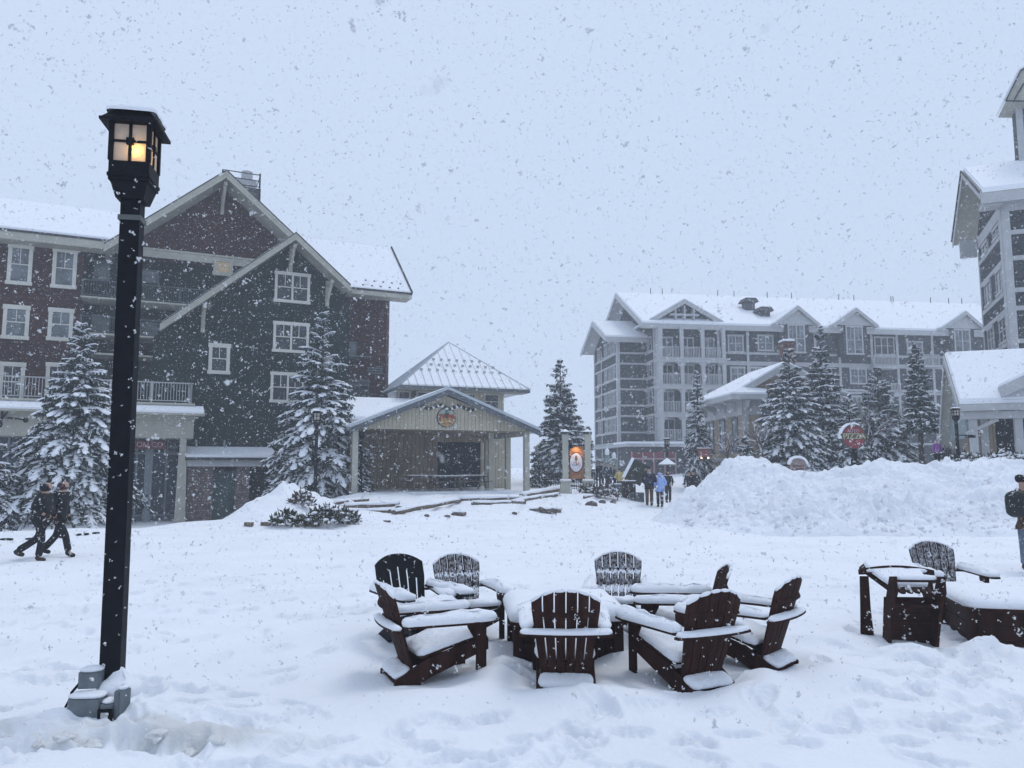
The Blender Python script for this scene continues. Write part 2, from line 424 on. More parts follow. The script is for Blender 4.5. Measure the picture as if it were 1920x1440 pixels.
for i in range(420):
    y = rg.uniform(4.8, 13); x = rg.uniform(-0.7, 0.75)*y
    if abs(x-0.5) < 2.4 and 6.3 < y < 9.8 and rg.rand() < .8: continue
    PRINTS.append((x, y, rg.uniform(0, 6.28), rg.uniform(.5, 1.1)))
def ground_h(x, y):
    x = np.asarray(x, float); y = np.asarray(y, float)
    r = np.hypot(x, y)
    z = -1.12*sst(-x, 9.5, 17.5)*sst(y, 20, 36)
    z = z + 1.15*sst(y, 42, 85)*sst(x, -14, 2) + 0.5*sst(y, 26, 40)*sst(x, 13, 22)
    # planting bed in front of the pavilion, with its own front bank
    yf = 24.4+0.70*(x+8.3)+0.6*vnoise(x*0.5, x*0+2.1, 3)
    bed = sst(y, yf+0.5, 38.5)*sst(x, -10.3, -7.4)*(1-sst(x, 5.0, 8.0))*(1-sst(y, 60, 75))
    z = z + 0.60*bed + 0.10*bed*fbm(x*0.7, y*0.7, 41, 3)
    z = z + 0.26*sst(y, yf-0.4, yf+0.5)*(1-sst(y, yf+1.2, yf+4.5))*sst(x, -9.6, -8.4)*(1-sst(x, 3.0, 6.0))*(0.7+vnoise(x*.6, y*.3, 8))
    z = z + 0.16*sst(y, yf, yf+2)*(1-sst(y, 37, 39))*sst(x, -9.6, -8.4)*(1-sst(x, 3.0, 6.0))*fbm(x*.9, y*.9, 43, 4)
    # the shovelled pile left of the far lamp
    d = np.hypot((x+8.95)/2.1, (y-30.6)/3.4)
    z = z + np.clip(1.18*(1-d), 0, None)**0.9*(1+0.35*fbm(x*1.6, y*1.6, 12, 4))
    near = 1-sst(r, 25, 60)
    z = z + (0.06*fbm(x*0.35, y*0.35, 1, 3) + 0.034*fbm(x*1.3, y*1.3, 2, 6)*(1-.3*sst(r, 10, 20)))*near
    # streaks left by skis and plough
    st = sst(y, 8.5, 10.5)*(1-sst(y, 26, 34))
    z = z + 0.045*st*fbm(x*0.4+y*0.05, y*2.2, 21, 4) + 0.026*st*fbm(x*1.2, y*6, 22, 3)
    # two plough ridges that run across in front of the bed and buildings
    for (yy, aa, hh) in ((25.5, 0.10, 0.07), (22.8, 0.06, 0.05), (19.2, 0.03, 0.03)):
        z = z + hh*np.exp(-((y-yy-aa*x-0.3*vnoise(x*.3, x*0, 31))/0.35)**2)*(0.5+vnoise(x*.8, y, 32))*2
    # lumpy trodden band low in the picture
    tr = sst(-y, -7.2, -6.0)
    z = z + 0.022*tr*fbm(x*2.0, y*3.4, 51, 6)
    # rough ground right foreground
    z = z + 0.062*sst(x, 2.6, 3.8)*(1-sst(y, 8.2, 9.3))*fbm(x*2.6, y*3.4, 61, 5)
    z = z + 0.026*(1-sst(x, -1.6, -.6))*(1-sst(y, 9, 12))*fbm(x*2.0, y*2.8, 62, 5)
    # mound with dirty ice in front of the lamp
    m = np.exp(-(np.abs(x+2.85)/1.15)**3)*sst(y, 5.40, 5.62)*(1-sst(y, 5.70, 6.6))
    z = z + 0.15*m*(1+0.55*fbm(x*4, y*6, 71, 4))+0.05*np.exp(-(np.abs(x+2.7)/1.2)**3-((y-5.50)/.13)**2)*fbm(x*8, y*8, 72, 4)
    z = z + 0.10*np.exp(-((x+3.9)/0.8)**2-((y-5.25)/0.35)**2)
    # drifts round the table and hollows under the chairs
    for i, (nm, cx, cy, hd) in enumerate(CHAIRS):
        dd = np.hypot(x-cx, y-cy)
        z = z + 0.075*np.exp(-((dd-0.72)/0.25)**2)*(0.55+1.1*vnoise(x*1.9, y*1.9, 81)) - 0.02*np.exp(-(dd/0.42)**2)
    z = z + 0.10*np.exp(-((x-2.9)/0.55)**2-((y-7.05)/0.32)**2) + 0.08*np.exp(-((x-1.95)/0.5)**2-((y-6.55)/0.25)**2)
    z = z + 0.07*np.exp(-((x-0.5)/2.6)**2-((y-6.35)/0.35)**2)
    for (cx, cy, hh, sx) in ((4.05, 7.95, .10, .35), (4.75, 7.95, .22, .25), (5.3, 7.75, .18, .4), (3.35, 8.6, .10, .5), (5.9, 7.7, .12, .4)):
        z = z + hh*np.exp(-((x-cx)/sx)**2-((y-cy)/0.2)**2)
    return z
def prints_h(x, y, z):
    for (px, py, a, k) in PRINTS:
        m = (np.abs(x-px) < 0.5) & (np.abs(y-py) < 0.5)
        if not m.any(): continue
        dx = x[m]-px; dy = y[m]-py
        u = dx*math.cos(a)+dy*math.sin(a); v = -dx*math.sin(a)+dy*math.cos(a)
        q = (u/0.15)**2+(v/0.065)**2
        z[m] += k*(-0.055*np.exp(-q**3*0.7)*(1+.3*np.sin(u*90))+0.016*np.exp(-((np.sqrt(q)-1.45)/0.28)**2)*(1+1.5*vnoise(x[m]*14, y[m]*14, 7)))
    return z
NR = 1000
rr = np.concatenate([[0.6, 1.2, 2.0, 3.0, 3.8], np.geomspace(4.2, 90, NR), np.geomspace(95, 900, 40)])
aa = np.concatenate([np.linspace(-math.pi, -0.72, 40)[:-1], np.linspace(-0.72, 0.72, 560), np.linspace(0.72, math.pi, 40)[1:]])
A, RR = np.meshgrid(aa, rr)
X = RR*np.sin(A); Y = RR*np.cos(A)
Z = ground_h(X, Y); Z = prints_h(X.ravel(), Y.ravel(), Z.ravel().copy()).reshape(X.shape)
nr, nc = X.shape
V = np.stack([X.ravel(), Y.ravel(), Z.ravel()], 1)
ii, jj = np.meshgrid(np.arange(nr-1), np.arange(nc-1), indexing='ij')
a0 = (ii*nc+jj).ravel()
Fq = np.stack([a0, a0+1, a0+nc+1, a0+nc], 1)[:, ::-1]
# centre disc
V = np.vstack([V, [[0, 0, 0]]]); ce = len(V)-1
fan = np.stack([np.full(nc-1, ce), np.arange(nc-1), np.arange(1, nc), np.full(nc-1, ce)], 1)
me = np_mesh('snow_ground', V, Fq, GSNOW, True)
g = link('snow_ground', me)
Mk = np.exp(-(np.abs(V[:, 0]+2.75)/1.25)**4)*sst(V[:, 1], 5.38, 5.50)*(1-sst(V[:, 1], 5.66, 5.74))*np.clip(.75+1.3*fbm(V[:, 0]*3, V[:, 1]*7, 73, 3), 0, 1)
at_ = me.attributes.new('ice', 'FLOAT', 'POINT'); at_.data.foreach_set('value', Mk.astype(np.float32))
tag(g, 'trodden snow covering the village square', None, None, 'structure')

def gz(x, y):
    return float(prints_h(np.array([float(x)]), np.array([float(y)]), ground_h(np.array([float(x)]), np.array([float(y)])))[0])
def gpx(u, v):       # where the pixel ray meets the ground
    d = ray(u, v); Ys = 4.0*1.0015**np.arange(2400); k = Ys/d[1]
    hit = np.nonzero(CAMH+d[2]*k <= ground_h(d[0]*k, Ys))[0]
    return at(u, v, float(Ys[hit[0]] if len(hit) else Ys[-1]))

# ------------------------------------------------------------------ ploughed snow bank on the right
def bank_h(x, y):
    crest = 1.95 + 0.30*np.exp(-((x-8.6)/1.1)**2) - 0.30*np.exp(-((x-10.9)/1.2)**2) + 0.12*np.exp(-((x-12.6)/.7)**2) + 0.13*np.exp(-((x-16)/1.2)**2)-0.10*np.exp(-((x-14.3)/.8)**2) + 0.22*sst(x, 17.5, 21)
    crest = crest + 0.20*vnoise(x*1.0, x*0+3, 91) + 0.06*vnoise(x*2.6, x*0+5, 92)
    le = sst(x+0.5*vnoise(y*.5, y*0, 94), 5.1, 8.1)
    front = 21.6+0.5*vnoise(x*0.35, x*0+9, 93)+2.5*(1-sst(x, 4, 9))
    t = np.clip((y-front)/(5.0-1.6*(1-le)), 0, 1); prof = (t**0.85)*(1-0.15*np.sin(t*math.pi))
    back = 1-sst(y, 27.6, 31.5)
    rt = 1-sst(x, 26, 30)
    h = crest*prof*back*np.clip(le, 0, 1)**0.75*rt
    e = np.clip(h/0.6, 0, 1)
    h = h + e*(0.26*fbm(x*0.75, y*0.9, 95, 4)+0.34*np.abs(fbm(x*1.7, y*2.0, 96, 6))-0.10)
    lump = sst(x, 5, 7)*(1-sst(x, 11.5, 14))*np.exp(-((y-22.8)/1.6)**2)
    h = h + e*lump*0.42*np.abs(fbm(x*3.2, y*3.2, 97, 5))+e*0.17*(1-sst(y, 24.6, 26.2)*.7)*fbm(x*3.2, y*3.4, 98, 5)
    return h
xs = np.linspace(3.2, 29, 860); ys = np.linspace(20.3, 32, 440)
XX, YY = np.meshgrid(xs, ys)
ZZ = bank_h(XX, YY)+np.minimum(ground_h(XX, YY), 0.25)-0.06*(1-np.clip(bank_h(XX, YY)/0.12, 0, 1))
nr, nc = XX.shape
ii, jj = np.meshgrid(np.arange(nr-1), np.arange(nc-1), indexing='ij'); a0 = (ii*nc+jj).ravel()
me = np_mesh('snow_bank', np.stack([XX.ravel(), YY.ravel(), ZZ.ravel()], 1), np.stack([a0, a0+1, a0+nc+1, a0+nc], 1), BSNOW, True)
tag(link('snow_bank', me), 'long ploughed bank of snow', None, None, 'structure')
def bz(x, y): return float((bank_h(np.array([float(x)]), np.array([float(y)]))+ground_h(np.array([float(x)]), np.array([float(y)])))[0])

# dirty lumps of ice on the mound before the lamp
rnd = random.Random(8)
ice_spots = [(-3.45, 5.50), (-3.22, 5.47), (-3.05, 5.46), (-2.86, 5.5), (-2.42, 5.5), (-2.20, 5.47), (-2.02, 5.5), (-.62, 5.0)]
names_i = ['leftmost of the icy lumps on the mound before the lamp post', 'second icy lump from the left on the mound before the lamp post',
 'third icy lump from the left on the mound before the lamp post', 'icy lump straight below the lamp post base', 'icy lump just right of the lamp post base mound',
 'brownish icy lump hollowed on its right side', 'last icy lump on the right end of the mound', 'lone grey ice ball low in the left foreground']
for (ix, iy), nm in zip(ice_spots, names_i):
    b = MB(); s = rnd.uniform(.045, .08)
    b.ball((0, 0, 0), (s*1.5, s*.9, s*.55), 0, 28, 18)
    vs = []
    for p in b.v:
        q = Vector(p); k = 1+0.8*float(fbm(np.array(q.x*16+ix*9), np.array(q.y*16+q.z*23), 3, 4)); vs.append(tuple(q*k))
    b.v = vs; o = b.build('ice_lump', ICE, None, True); o.location = (ix, iy, gz(ix, iy)-s*.10); o.rotation_euler = (0, 0, rnd.uniform(0, 3))
    tag(o, nm, 'ice lump', 'lumps of ice and hard snow in the foreground')

# broken clods of snow strewn over the foot of the bank
rc = np.random.RandomState(19); CV = []; CF = []
for i in range(420):
    x = rc.uniform(4.6, 19); y = 21.4+2.4*(1-sst(np.array(x), 4, 9))+rc.normal(0, .9)+rc.rand()**2*2.5-(.9 if x > 9 else 0)
    y = float(y); s_ = rc.uniform(.03, .085)*(1.5 if rc.rand() < .1 else 1); z_ = max(bz(x, y), gz(x, y))+s_*.1 if i % 3 == 0 else bz(x, y)+s_*.15
    if bz(x, y)-gz(x, y) < .10: continue
    n0_ = len(CV)
    for a_ in (-1, 1):
        for b_ in (-1, 1):
            for c_ in (-1, 1): CV.append((x+s_*(a_*.8+rc.normal(0, .25)), y+s_*(b_*.6+rc.normal(0, .25)), z_+s_*(c_*.55+rc.normal(0, .15))))
    for f in ((0, 1, 3, 2), (4, 6, 7, 5), (0, 4, 5, 1), (2, 3, 7, 6), (0, 2, 6, 4), (1, 5, 7, 3)): CF.append(tuple(n0_+k for k in f))
tag(link('snow_clods', np_mesh('snow_clods', np.array(CV), np.array(CF), BSNOW)), 'broken clods of snow at the foot of the bank', None, None, 'stuff')
# ------------------------------------------------------------------ Adirondack chairs
def arm_outline(s):
    pts = [(0.30, 0.42), (0.30, 0.05), (0.285, -0.20), (0.275, -0.42), (0.30, -0.49), (0.36, -0.51), (0.415, -0.48), (0.435, -0.38), (0.425, -0.15), (0.41, 0.10), (0.395, 0.42)]
    return [(x*s, y) for x, y in (pts if s > 0 else pts[::-1])]
BY0, BZ0, LEAN = 0.235, 0.07, R(19)
def back_pt(u, a):       # point of the backrest plane: u sideways, a along the slats
    cur = 0.05*(1-(u/0.3)**2)
    return Vector((u, BY0+a*math.sin(LEAN)+cur*0.9, BZ0+a*math.cos(LEAN)-cur*0.2))
def slat_geo(i, n=6, solid=False):
    w0, w1 = 0.44, 0.62; gap = 0.010 if not solid else 0.012
    def edge(k, a): return (-0.5+k/n)*(w0+(w1-w0)*min(1, a/0.70))
    def top(u): return 0.885-0.95*u*u-1.2*abs(u)**3
    bot = 0.02+0.5*abs((-0.5+(i+.5)/n)*w0)**2
    L = []; Rr = []
    um0 = (-0.5+(i+.5)/n)*w1; m = 10
    for j in range(m+1):
        f = j/m
        al = bot+(top(edge(i, .8))-bot)*f; ar = bot+(top(edge(i+1, .8))-bot)*f
        L.append((edge(i, al)+gap/2, al)); Rr.append((edge(i+1, ar)-gap/2, ar))
    poly = L[:] + [((L[-1][0]*(1-q)+Rr[-1][0]*q), top(L[-1][0]*(1-q)+Rr[-1][0]*q)) for q in (.25, .5, .75)] + Rr[::-1]
    c = (L[0][0]+Rr[0][0])/2; poly += [(Rr[0][0]*.6+c*.4, bot-0.025), (c, bot-0.032), (L[0][0]*.6+c*.4, bot-0.025)]
    return poly
def slat_mesh(b, poly, th=0.020, m=0):
    n = len(poly); nv = Vector((0, math.cos(LEAN), -math.sin(LEAN)))*th
    fr = [back_pt(u, a) for u, a in poly]; bk = [p+nv for p in fr]
    k = (n-3-3)//2   # m+1 each side
    vs = fr+bk; fs = []
    def cell(idx):
        fs.append(tuple(idx)); fs.append(tuple(n+q for q in idx[::-1]))
    mL = 11
    for j in range(mL-1):
        r0 = (mL+3)+(mL-1-j); r1 = (mL+3)+(mL-2-j)
        cell((j, r0, r1, j+1))
    cell((mL-1, mL+3, mL+2, mL+1, mL))
    cell((0, n-1, n-2, n-3, n-4))
    for j in range(n): fs.append((j, (j+1) % n, n+(j+1) % n, n+j))
    b.add([tuple(v) for v in vs], fs, m)
def seat_M():
    M = Matrix.Translation((0, -0.44, 0.375)) @ Matrix.Rotation(-R(14.5), 4, 'X'); return M
def chair_meshes(wood):
    P = {}
    sl = []
    for i in range(6):
        b = MB(); slat_mesh(b, slat_geo(i)); sl.append(b.mesh('back_slat', wood))
    P['back_slat'] = sl
    legs = []
    for s in (-1, 1):
        b = MB(); b.box(s*0.285-0.0175, s*0.285+0.0175, -0.425, -0.325, -0.10, 0.512)
        b.yz([(-0.325, .512), (-0.325, .36), (-0.30, .36), (-0.24, .46), (-0.225, .512)], s*0.285-0.014, s*0.285+0.014)
        legs.append(b.mesh('front_leg', wood))
    P['front_leg'] = legs
    rails = []
    for s in (-1, 1):
        b = MB(); x = s*0.2475
        b.yz([(-0.44, 0.375), (-0.46, 0.34), (-0.46, 0.24), (-0.40, 0.225), (0.16, 0.02), (0.30, -0.09), (0.47, -0.09), (0.46, 0.035), (0.14, 0.215), (-0.0, 0.25)], x-0.0175, x+0.0175)
        rails.append(b.mesh('side_rail', wood))
    P['side_rail'] = rails
    P['arm'] = [MB().xy(arm_outline(s), 0.512, 0.536).mesh('arm', wood) for s in (-1, 1)]
    b = MB(); M = seat_M()
    for i in range(7): b.box(-0.262, 0.262, 0.002+i*0.098, 0.095+i*0.098, 0.003, 0.025, 0, M)
    P['seat'] = [b.mesh('seat', wood)]
    # bowed brace behind the back at arm height
    b = MB(); n = 12; inn = []; out = []
    for i in range(n+1):
        x = -0.415+0.83*i/n; f = 1-(x/0.415)**2
        yi = back_pt(0, (0.50-BZ0)/math.cos(LEAN)).y+0.022+0.0*f; out.append((x, yi+0.045+0.05*f)); inn.append((x, yi+0.003+0.012*f-(0.015 if abs(x) > .28 else 0)))
    b.xy(inn+out[::-1], 0.486, 0.510); P['arm_brace'] = [b.mesh('arm_brace', wood)]; P['_brace'] = (inn, out)
    b = MB(); prev = None
    for i in range(9):
        u = -0.28+0.56*i/8; p = back_pt(u, 0.66)+Vector((0, math.cos(LEAN), -math.sin(LEAN)))*0.030
        if prev is not None: b.bar(prev, p, 0.020, 0.045, 0, (0, -math.sin(LEAN), math.cos(LEAN)))
        prev = p
    P['back_batten'] = [b.mesh('back_batten', wood)]
    P['stretcher'] = [MB().box(-0.228, 0.228, 0.13, 0.16, 0.07, 0.15).mesh('stretcher', wood), MB().box(-0.228, 0.228, 0.405, 0.43, -0.03, 0.06).mesh('stretcher', wood)]
    return P
def add_snow(b, out, th, M=None, seed=0, **k):
    v, f = pillow(out, th, M, seed=seed, **k); b.add(v, f)
def chair_snow(P, seed, seat=0.085, arm=0.06, face=0.0):
    rnd = random.Random(seed); res = []
    b = MB(); M = seat_M() @ Matrix.Translation((0, 0, 0.024))
    add_snow(b, rect(-0.25, 0.25, -0.01, 0.68), seat, M, seed, edge=0.02, dome=0.2, nz=.42, jit=.009)
    if face == 0: add_snow(b, rect(-0.235, 0.235, -.075, .085), 0.05, Matrix.Translation((0, .37, .075)) @ Matrix.Rotation(-R(24), 4, 'X'), seed+9, edge=0.006, nz=.3)
    res.append(('seat', b.mesh('snow_cover', SNOW, True)))
    for k, s in enumerate((-1, 1)):
        b = MB(); o = arm_outline(s); add_snow(b, o, arm*rnd.uniform(1.1, 1.55), Matrix.Translation((0, 0, .536)), seed+k+1, edge=0.010, nz=.36, jit=.008)
        res.append(('arm', b.mesh('snow_cover', SNOW, True)))
    inn, out = P['_brace']; b = MB(); add_snow(b, inn+out[::-1], 0.045, Matrix.Translation((0, 0, .51)), seed+4, edge=0.004, step=0.03)
    res.append(('arm_brace', b.mesh('snow_cover', SNOW, True)))
    # rim of snow on the arched tops
    b = MB(); nv = Vector((0, math.cos(LEAN), -math.sin(LEAN)))
    for i in range(6):
        poly = slat_geo(i); tops = poly[10:15]
        pts = [back_pt(u, a)+nv*0.010+Vector((0, 0, 0.004)) for u, a in tops]
        rr_ = [0.011]+[rnd.uniform(.013, .019) for _ in pts[1:-1]]+[0.011]
        b.tube(pts, rr_, 8)
    res.append(('top', b.mesh('snow_cover', SNOW, True)))
    if face:      # wind-blown snow clinging to the front of the slats, in bands
        b = MB()
        N1 = 44; N2 = 60; rs = seed*7.1
        for i in range(6):
            poly = slat_geo(i)
            L = poly[:11]; Rr = poly[14:25][::-1]
            vs = []; fs = []
            for j in range(N2+1):
                f = j/N2*10; q = min(int(f), 9); f -= q
                l = (L[q][0]*(1-f)+L[q+1][0]*f, L[q][1]*(1-f)+L[q+1][1]*f); r = (Rr[q][0]*(1-f)+Rr[q+1][0]*f, Rr[q][1]*(1-f)+Rr[q+1][1]*f)
                for k in range(7):
                    g_ = k/6; u = l[0]*(1-g_)+r[0]*g_; a = l[1]*(1-g_)+r[1]*g_
                    band = math.exp(-((a-0.62)/0.06)**2)+math.exp(-((a-0.40)/0.08)**2)*1.2+math.exp(-((a-0.18)/0.08)**2)*1.1
                    nn = float(fbm(np.array(u*70+rs), np.array(a*95+rs), 3, 3)); h = 0.0022+0.010*max(0, band*face*1.0+nn*1.1-0.45)
                    if k in (0, 6): h -= 0.006
                    if j in (0, N2): h -= 0.01
                    h = max(h, -0.004)
                    vs.append(tuple(back_pt(u, a)-nv*h))
            for j in range(N2):
                for k in range(6):
                    a_ = j*7+k; fs.append((a_, a_+1, a_+8, a_+7))
            b.add(vs, fs)
        for i_, f_ in enumerate(b.f):
            zs_ = [b.v[q] for q in f_]; c_ = sum((Vector(q) for q in zs_), Vector())/4; a_v = (c_.z-BZ0)/math.cos(LEAN)
            bd_ = math.exp(-((a_v-0.62)/0.05)**2)+math.exp(-((a_v-0.40)/0.07)**2)*1.2+math.exp(-((a_v-0.18)/0.08)**2)*1.1
            b.m[i_] = 1 if bd_*face+.5*float(fbm(np.array(c_.x*60+rs), np.array(c_.z*60+rs), 9, 2)) > .75 else 0
        res.append(('face', b.mesh('snow_cover', [DUSTED, SNOW], True)))
    return res
CP = chair_meshes(CHAIRW)
GRP = 'wooden chairs standing round the snowy square fire pits'
def build_chair(x, y, hd, label, seed, P=CP, face=0.0, seat=0.085, arm=0.06, z=None, snow=True, name='adirondack_chair', rot=None, sc=.955):
    zz = gz(x, y)+0.03 if z is None else z
    r = empty(name, (x, y, zz), R(hd+90), label, 'chair', GRP); r.scale = (sc, sc, sc)
    if rot: r.rotation_euler = rot
    par = {}
    for key in ('side_rail', 'front_leg', 'seat', 'back_slat', 'arm', 'arm_brace', 'back_batten', 'stretcher'):
        for me in P.get(key, []):
            o = link(key, me, r); bv = o.modifiers.new('bevel', 'BEVEL'); bv.width = 0.004; bv.segments = 2; bv.limit_method = 'ANGLE'; par.setdefault(key, []).append(o)
    if snow:
        cnt = 0
        for key, me in chair_snow(P, seed, seat, arm, face):
            p = r
            if key == 'seat': p = par['seat'][0]
            elif key == 'arm': p = par['arm'][cnt]; cnt += 1
            elif key == 'arm_brace' and 'arm_brace' in par: p = par['arm_brace'][0]
            link('snow_cover', me, p)
    return r
CL = {
 'back_left': 'brown slatted chair facing the camera at the back left, beside the black plastic one',
 'back_right': 'brown slatted chair facing the camera at the back right, its back banded with snow',
 'side_right_far': 'brown chair in side view facing left, behind the two right-hand chairs',
 'side_right': 'brown chair at the far right of the ring, its back leaning to the right',
 'front_right': 'brown chair seen obliquely from behind, nearest right in the ring',
 'front_centre': 'brown chair seen straight from behind, nearest the camera',
 'front_left': 'brown chair left in the ring, facing right, thick snow on its near arm'}
for i, (nm, x, y, hd) in enumerate(CHAIRS):
    if nm == 'back_left_resin': continue
    build_chair(x, y, hd, CL[nm], 11+i*5, face=.85 if nm in ('back_left', 'back_right') else 0.0)

# the black plastic chair: one moulded back with slots
def resin_meshes():
    P = dict(CP); out = {}
    for key in ('side_rail', 'front_leg', 'seat', 'arm', 'stretcher'):
        out[key] = []
        for me in CP[key]:
            c = me.copy(); c.materials.clear(); c.materials.append(RESIN); out[key].append(c)
    b = MB()
    def prof(u): return 0.88-0.8*u*u-1.6*abs(u)**3
    nU, nA = 48, 40; V_ = {}; vs = []; fs = []
    slots = [(-0.21, 0.26, 0.58), (-0.105, 0.26, 0.69), (0.0, 0.26, 0.73), (0.105, 0.26, 0.69), (0.21, 0.26, 0.58)]
    def hole(u, a): return any(abs(u-s[0]) < 0.010 and s[1] < a < s[2] for s in slots)
    us = sorted(set([round(-0.30+0.60*i/24, 4) for i in range(25)]+[s[0]-0.010 for s in slots]+[s[0]+0.010 for s in slots]))
    for th in (0, 0.016):
        for a_ in range(nA+1):
            for u in us:
                a = 0.02+(prof(u)-0.02)*a_/nA; w_ = 0.76+0.24*min(1, a/0.6)
                vs.append(tuple(back_pt(u*w_, a)+Vector((0, math.cos(LEAN), -math.sin(LEAN)))*th))
    nu = len(us); off = (nA+1)*nu
    solid = {}
    for a_ in range(nA):
        for k in range(nu-1):
            u = (us[k]+us[k+1])/2; a = 0.02+(prof(u)-0.02)*(a_+.5)/nA
            solid[(a_, k)] = not hole(u, a)
    for (a_, k), s in solid.items():
        if not s: continue
        q = a_*nu+k; fs.append((q, q+1, q+nu+1, q+nu)); fs.append((off+q+nu, off+q+nu+1, off+q+1, off+q))
        for (da, dk, e0, e1) in ((-1, 0, q, q+1), (1, 0, q+nu+1, q+nu), (0, -1, q+nu, q), (0, 1, q+1, q+nu+1)):
            if not solid.get((a_+da, k+dk), False): fs.append((e1, e0, off+e0, off+e1))
    b.add(vs, fs); out['backrest'] = [b.mesh('backrest', RESIN)]
    out['_brace'] = CP['_brace']; return out
RP = resin_meshes()
nm, x, y, hd = CHAIRS[0]
r = empty('adirondack_chair', (x, y, gz(x, y)+0.03), R(hd+90), 'black plastic chair with a slotted rounded back, at the back left', 'chair', GRP)
par = {}
for key in ('side_rail', 'front_leg', 'seat', 'backrest', 'arm', 'stretcher'):
    for me in RP[key]:
        o = link(key, me, r); par.setdefault(key, []).append(o)
cnt = 0
for key, me in chair_snow(RP, 77, 0.13, 0.06, 0.0):
    if key in ('arm_brace', 'top'): continue
    p = par['seat'][0] if key == 'seat' else par['arm'][cnt]
    if key == 'arm': cnt += 1
    link('snow_cover', me, p)
b = MB()   # drift heaped against the foot of the backrest
M = Matrix.Translation(back_pt(0, 0.02)+Vector((0, -0.03, 0.02))) @ Matrix.Rotation(math.pi/2-LEAN, 4, 'X')
add_snow(b, [(-.20, -.02), (.20, -.02), (.25, .22), (.17, .31), (.05, .27), (-.08, .31), (-.24, .24)], 0.06, M, 5, edge=0.0)
b.build('snow_cover', SNOW, par['backrest'][0], True)

# ------------------------------------------------------------------ fire pit tables
def fire_pit(cx, cy, w_, d_, rz, top, label, panel=CHAIRW, seed=0, sn=0.17, z0=None):
    z0 = gz(cx, cy) if z0 is None else z0
    r = empty('fire_pit_table', (cx, cy, z0), R(rz), label, 'fire pit', 'square fire pits under thick snow')
    for k, (x0, x1, y0, y1) in enumerate(((-w_/2, w_/2, -d_/2, -d_/2+.04), (-w_/2, w_/2, d_/2-.04, d_/2), (-w_/2, -w_/2+.04, -d_/2+.041, d_/2-.041), (w_/2-.04, w_/2, -d_/2+.041, d_/2-.041))):
        b = MB(); n = 3
        for i in range(n):
            za = -0.1+(top+0.06)*i/n; zb = -0.1+(top+0.06)*(i+1)/n-0.008
            b.box(x0, x1, y0, y1, za, zb)
        b.build('side_panel', panel, r, bevel=.004)
    for sx in (-1, 1):
        for sy in (-1, 1):
            b = MB(); b.box(sx*w_/2-.05, sx*w_/2+.05, sy*d_/2-.05, sy*d_/2+.05, -.1, top-.045); b.build('corner_post', panel, r, bevel=.004)
    b = MB(); b.box(-w_/2-.08, w_/2+.08, -d_/2-.08, d_/2+.08, top-.04, top); t = b.build('tabletop', panel, r, bevel=.005)
    b = MB(); add_snow(b, rect(-w_/2-.07, w_/2+.07, -d_/2-.07, d_/2+.07), sn, Matrix.Translation((0, 0, top)), seed, edge=0.03, step=0.06, dome=0.30, nz=.1)
    b.build('snow_cover', SNOW, t, True)
    return r
fire_pit(0.52, 8.22, 0.98, 0.92, 4, 0.42, 'snow-capped brown fire pit in the middle of the ring of chairs', seed=3)
fire_pit(5.80, 8.95, 1.35, 1.05, -14, 0.40, 'dark panelled fire pit at the right edge with a chair tipped against it', seed=6, sn=.12)

# the right-hand group
build_chair(5.68, 10.2, -94, 'brown chair facing the camera behind the right-hand fire pit', 61, face=0.5)
build_chair(6.55, 8.15, 150, 'brown chair cut by the right edge, its snowy arm beside the dark panelled fire pit', 71)
build_chair(7.35, 9.9, 200, 'brown chair at the right edge showing only an arm tip, below the backpacker', 73)
# tipped forward: rotate about its front so that the seat underside faces the camera
tc = empty('adirondack_chair', (4.32, 8.38, gz(4.3, 8.3)+0.28), 0, 'brown chair tipped forward onto the right-hand fire pit, seat underside showing', 'chair', GRP)
tc.rotation_euler = (Matrix.Rotation(R(-4), 3, 'Z') @ Matrix.Rotation(R(-93), 3, 'X') @ Matrix.Rotation(math.pi, 3, 'Z')).to_euler()
for key in ('side_rail', 'front_leg', 'seat', 'back_slat', 'arm', 'arm_brace', 'back_batten', 'stretcher'):
    for me in CP[key]:
        o = link(key, me, tc); bv = o.modifiers.new('bevel', 'BEVEL'); bv.width = .004; bv.segments = 2; bv.limit_method = 'ANGLE'

b = MB(); nv = Vector((0, math.cos(LEAN), -math.sin(LEAN))); ad = Vector((0, math.sin(LEAN), math.cos(LEAN)))
M = Matrix((Vector((-1, 0, 0)), ad, nv)).transposed().to_4x4(); M.translation = back_pt(0, 0)+nv*0.02
add_snow(b, [(-.20, .12), (.20, .12), (.27, .50), (.27, .74), (.14, .84), (0, .865), (-.14, .84), (-.27, .74), (-.27, .50)], .06, M, 31, edge=.0)
M2 = Matrix((Vector((-1, 0, 0)), Vector((0, 0, 1)), Vector((0, 1, 0)))).transposed().to_4x4(); M2.translation = (0, .47, .49)
add_snow(b, rect(-.34, .34, -.01, .03), .05, M2, 32, edge=.01)
M2 = M2.copy(); M2.translation = (0, .43, -.02)
add_snow(b, rect(-.22, .22, .0, .085), .05, M2, 33, edge=.0)
b.build('snow_cover', SNOW, tc, True)
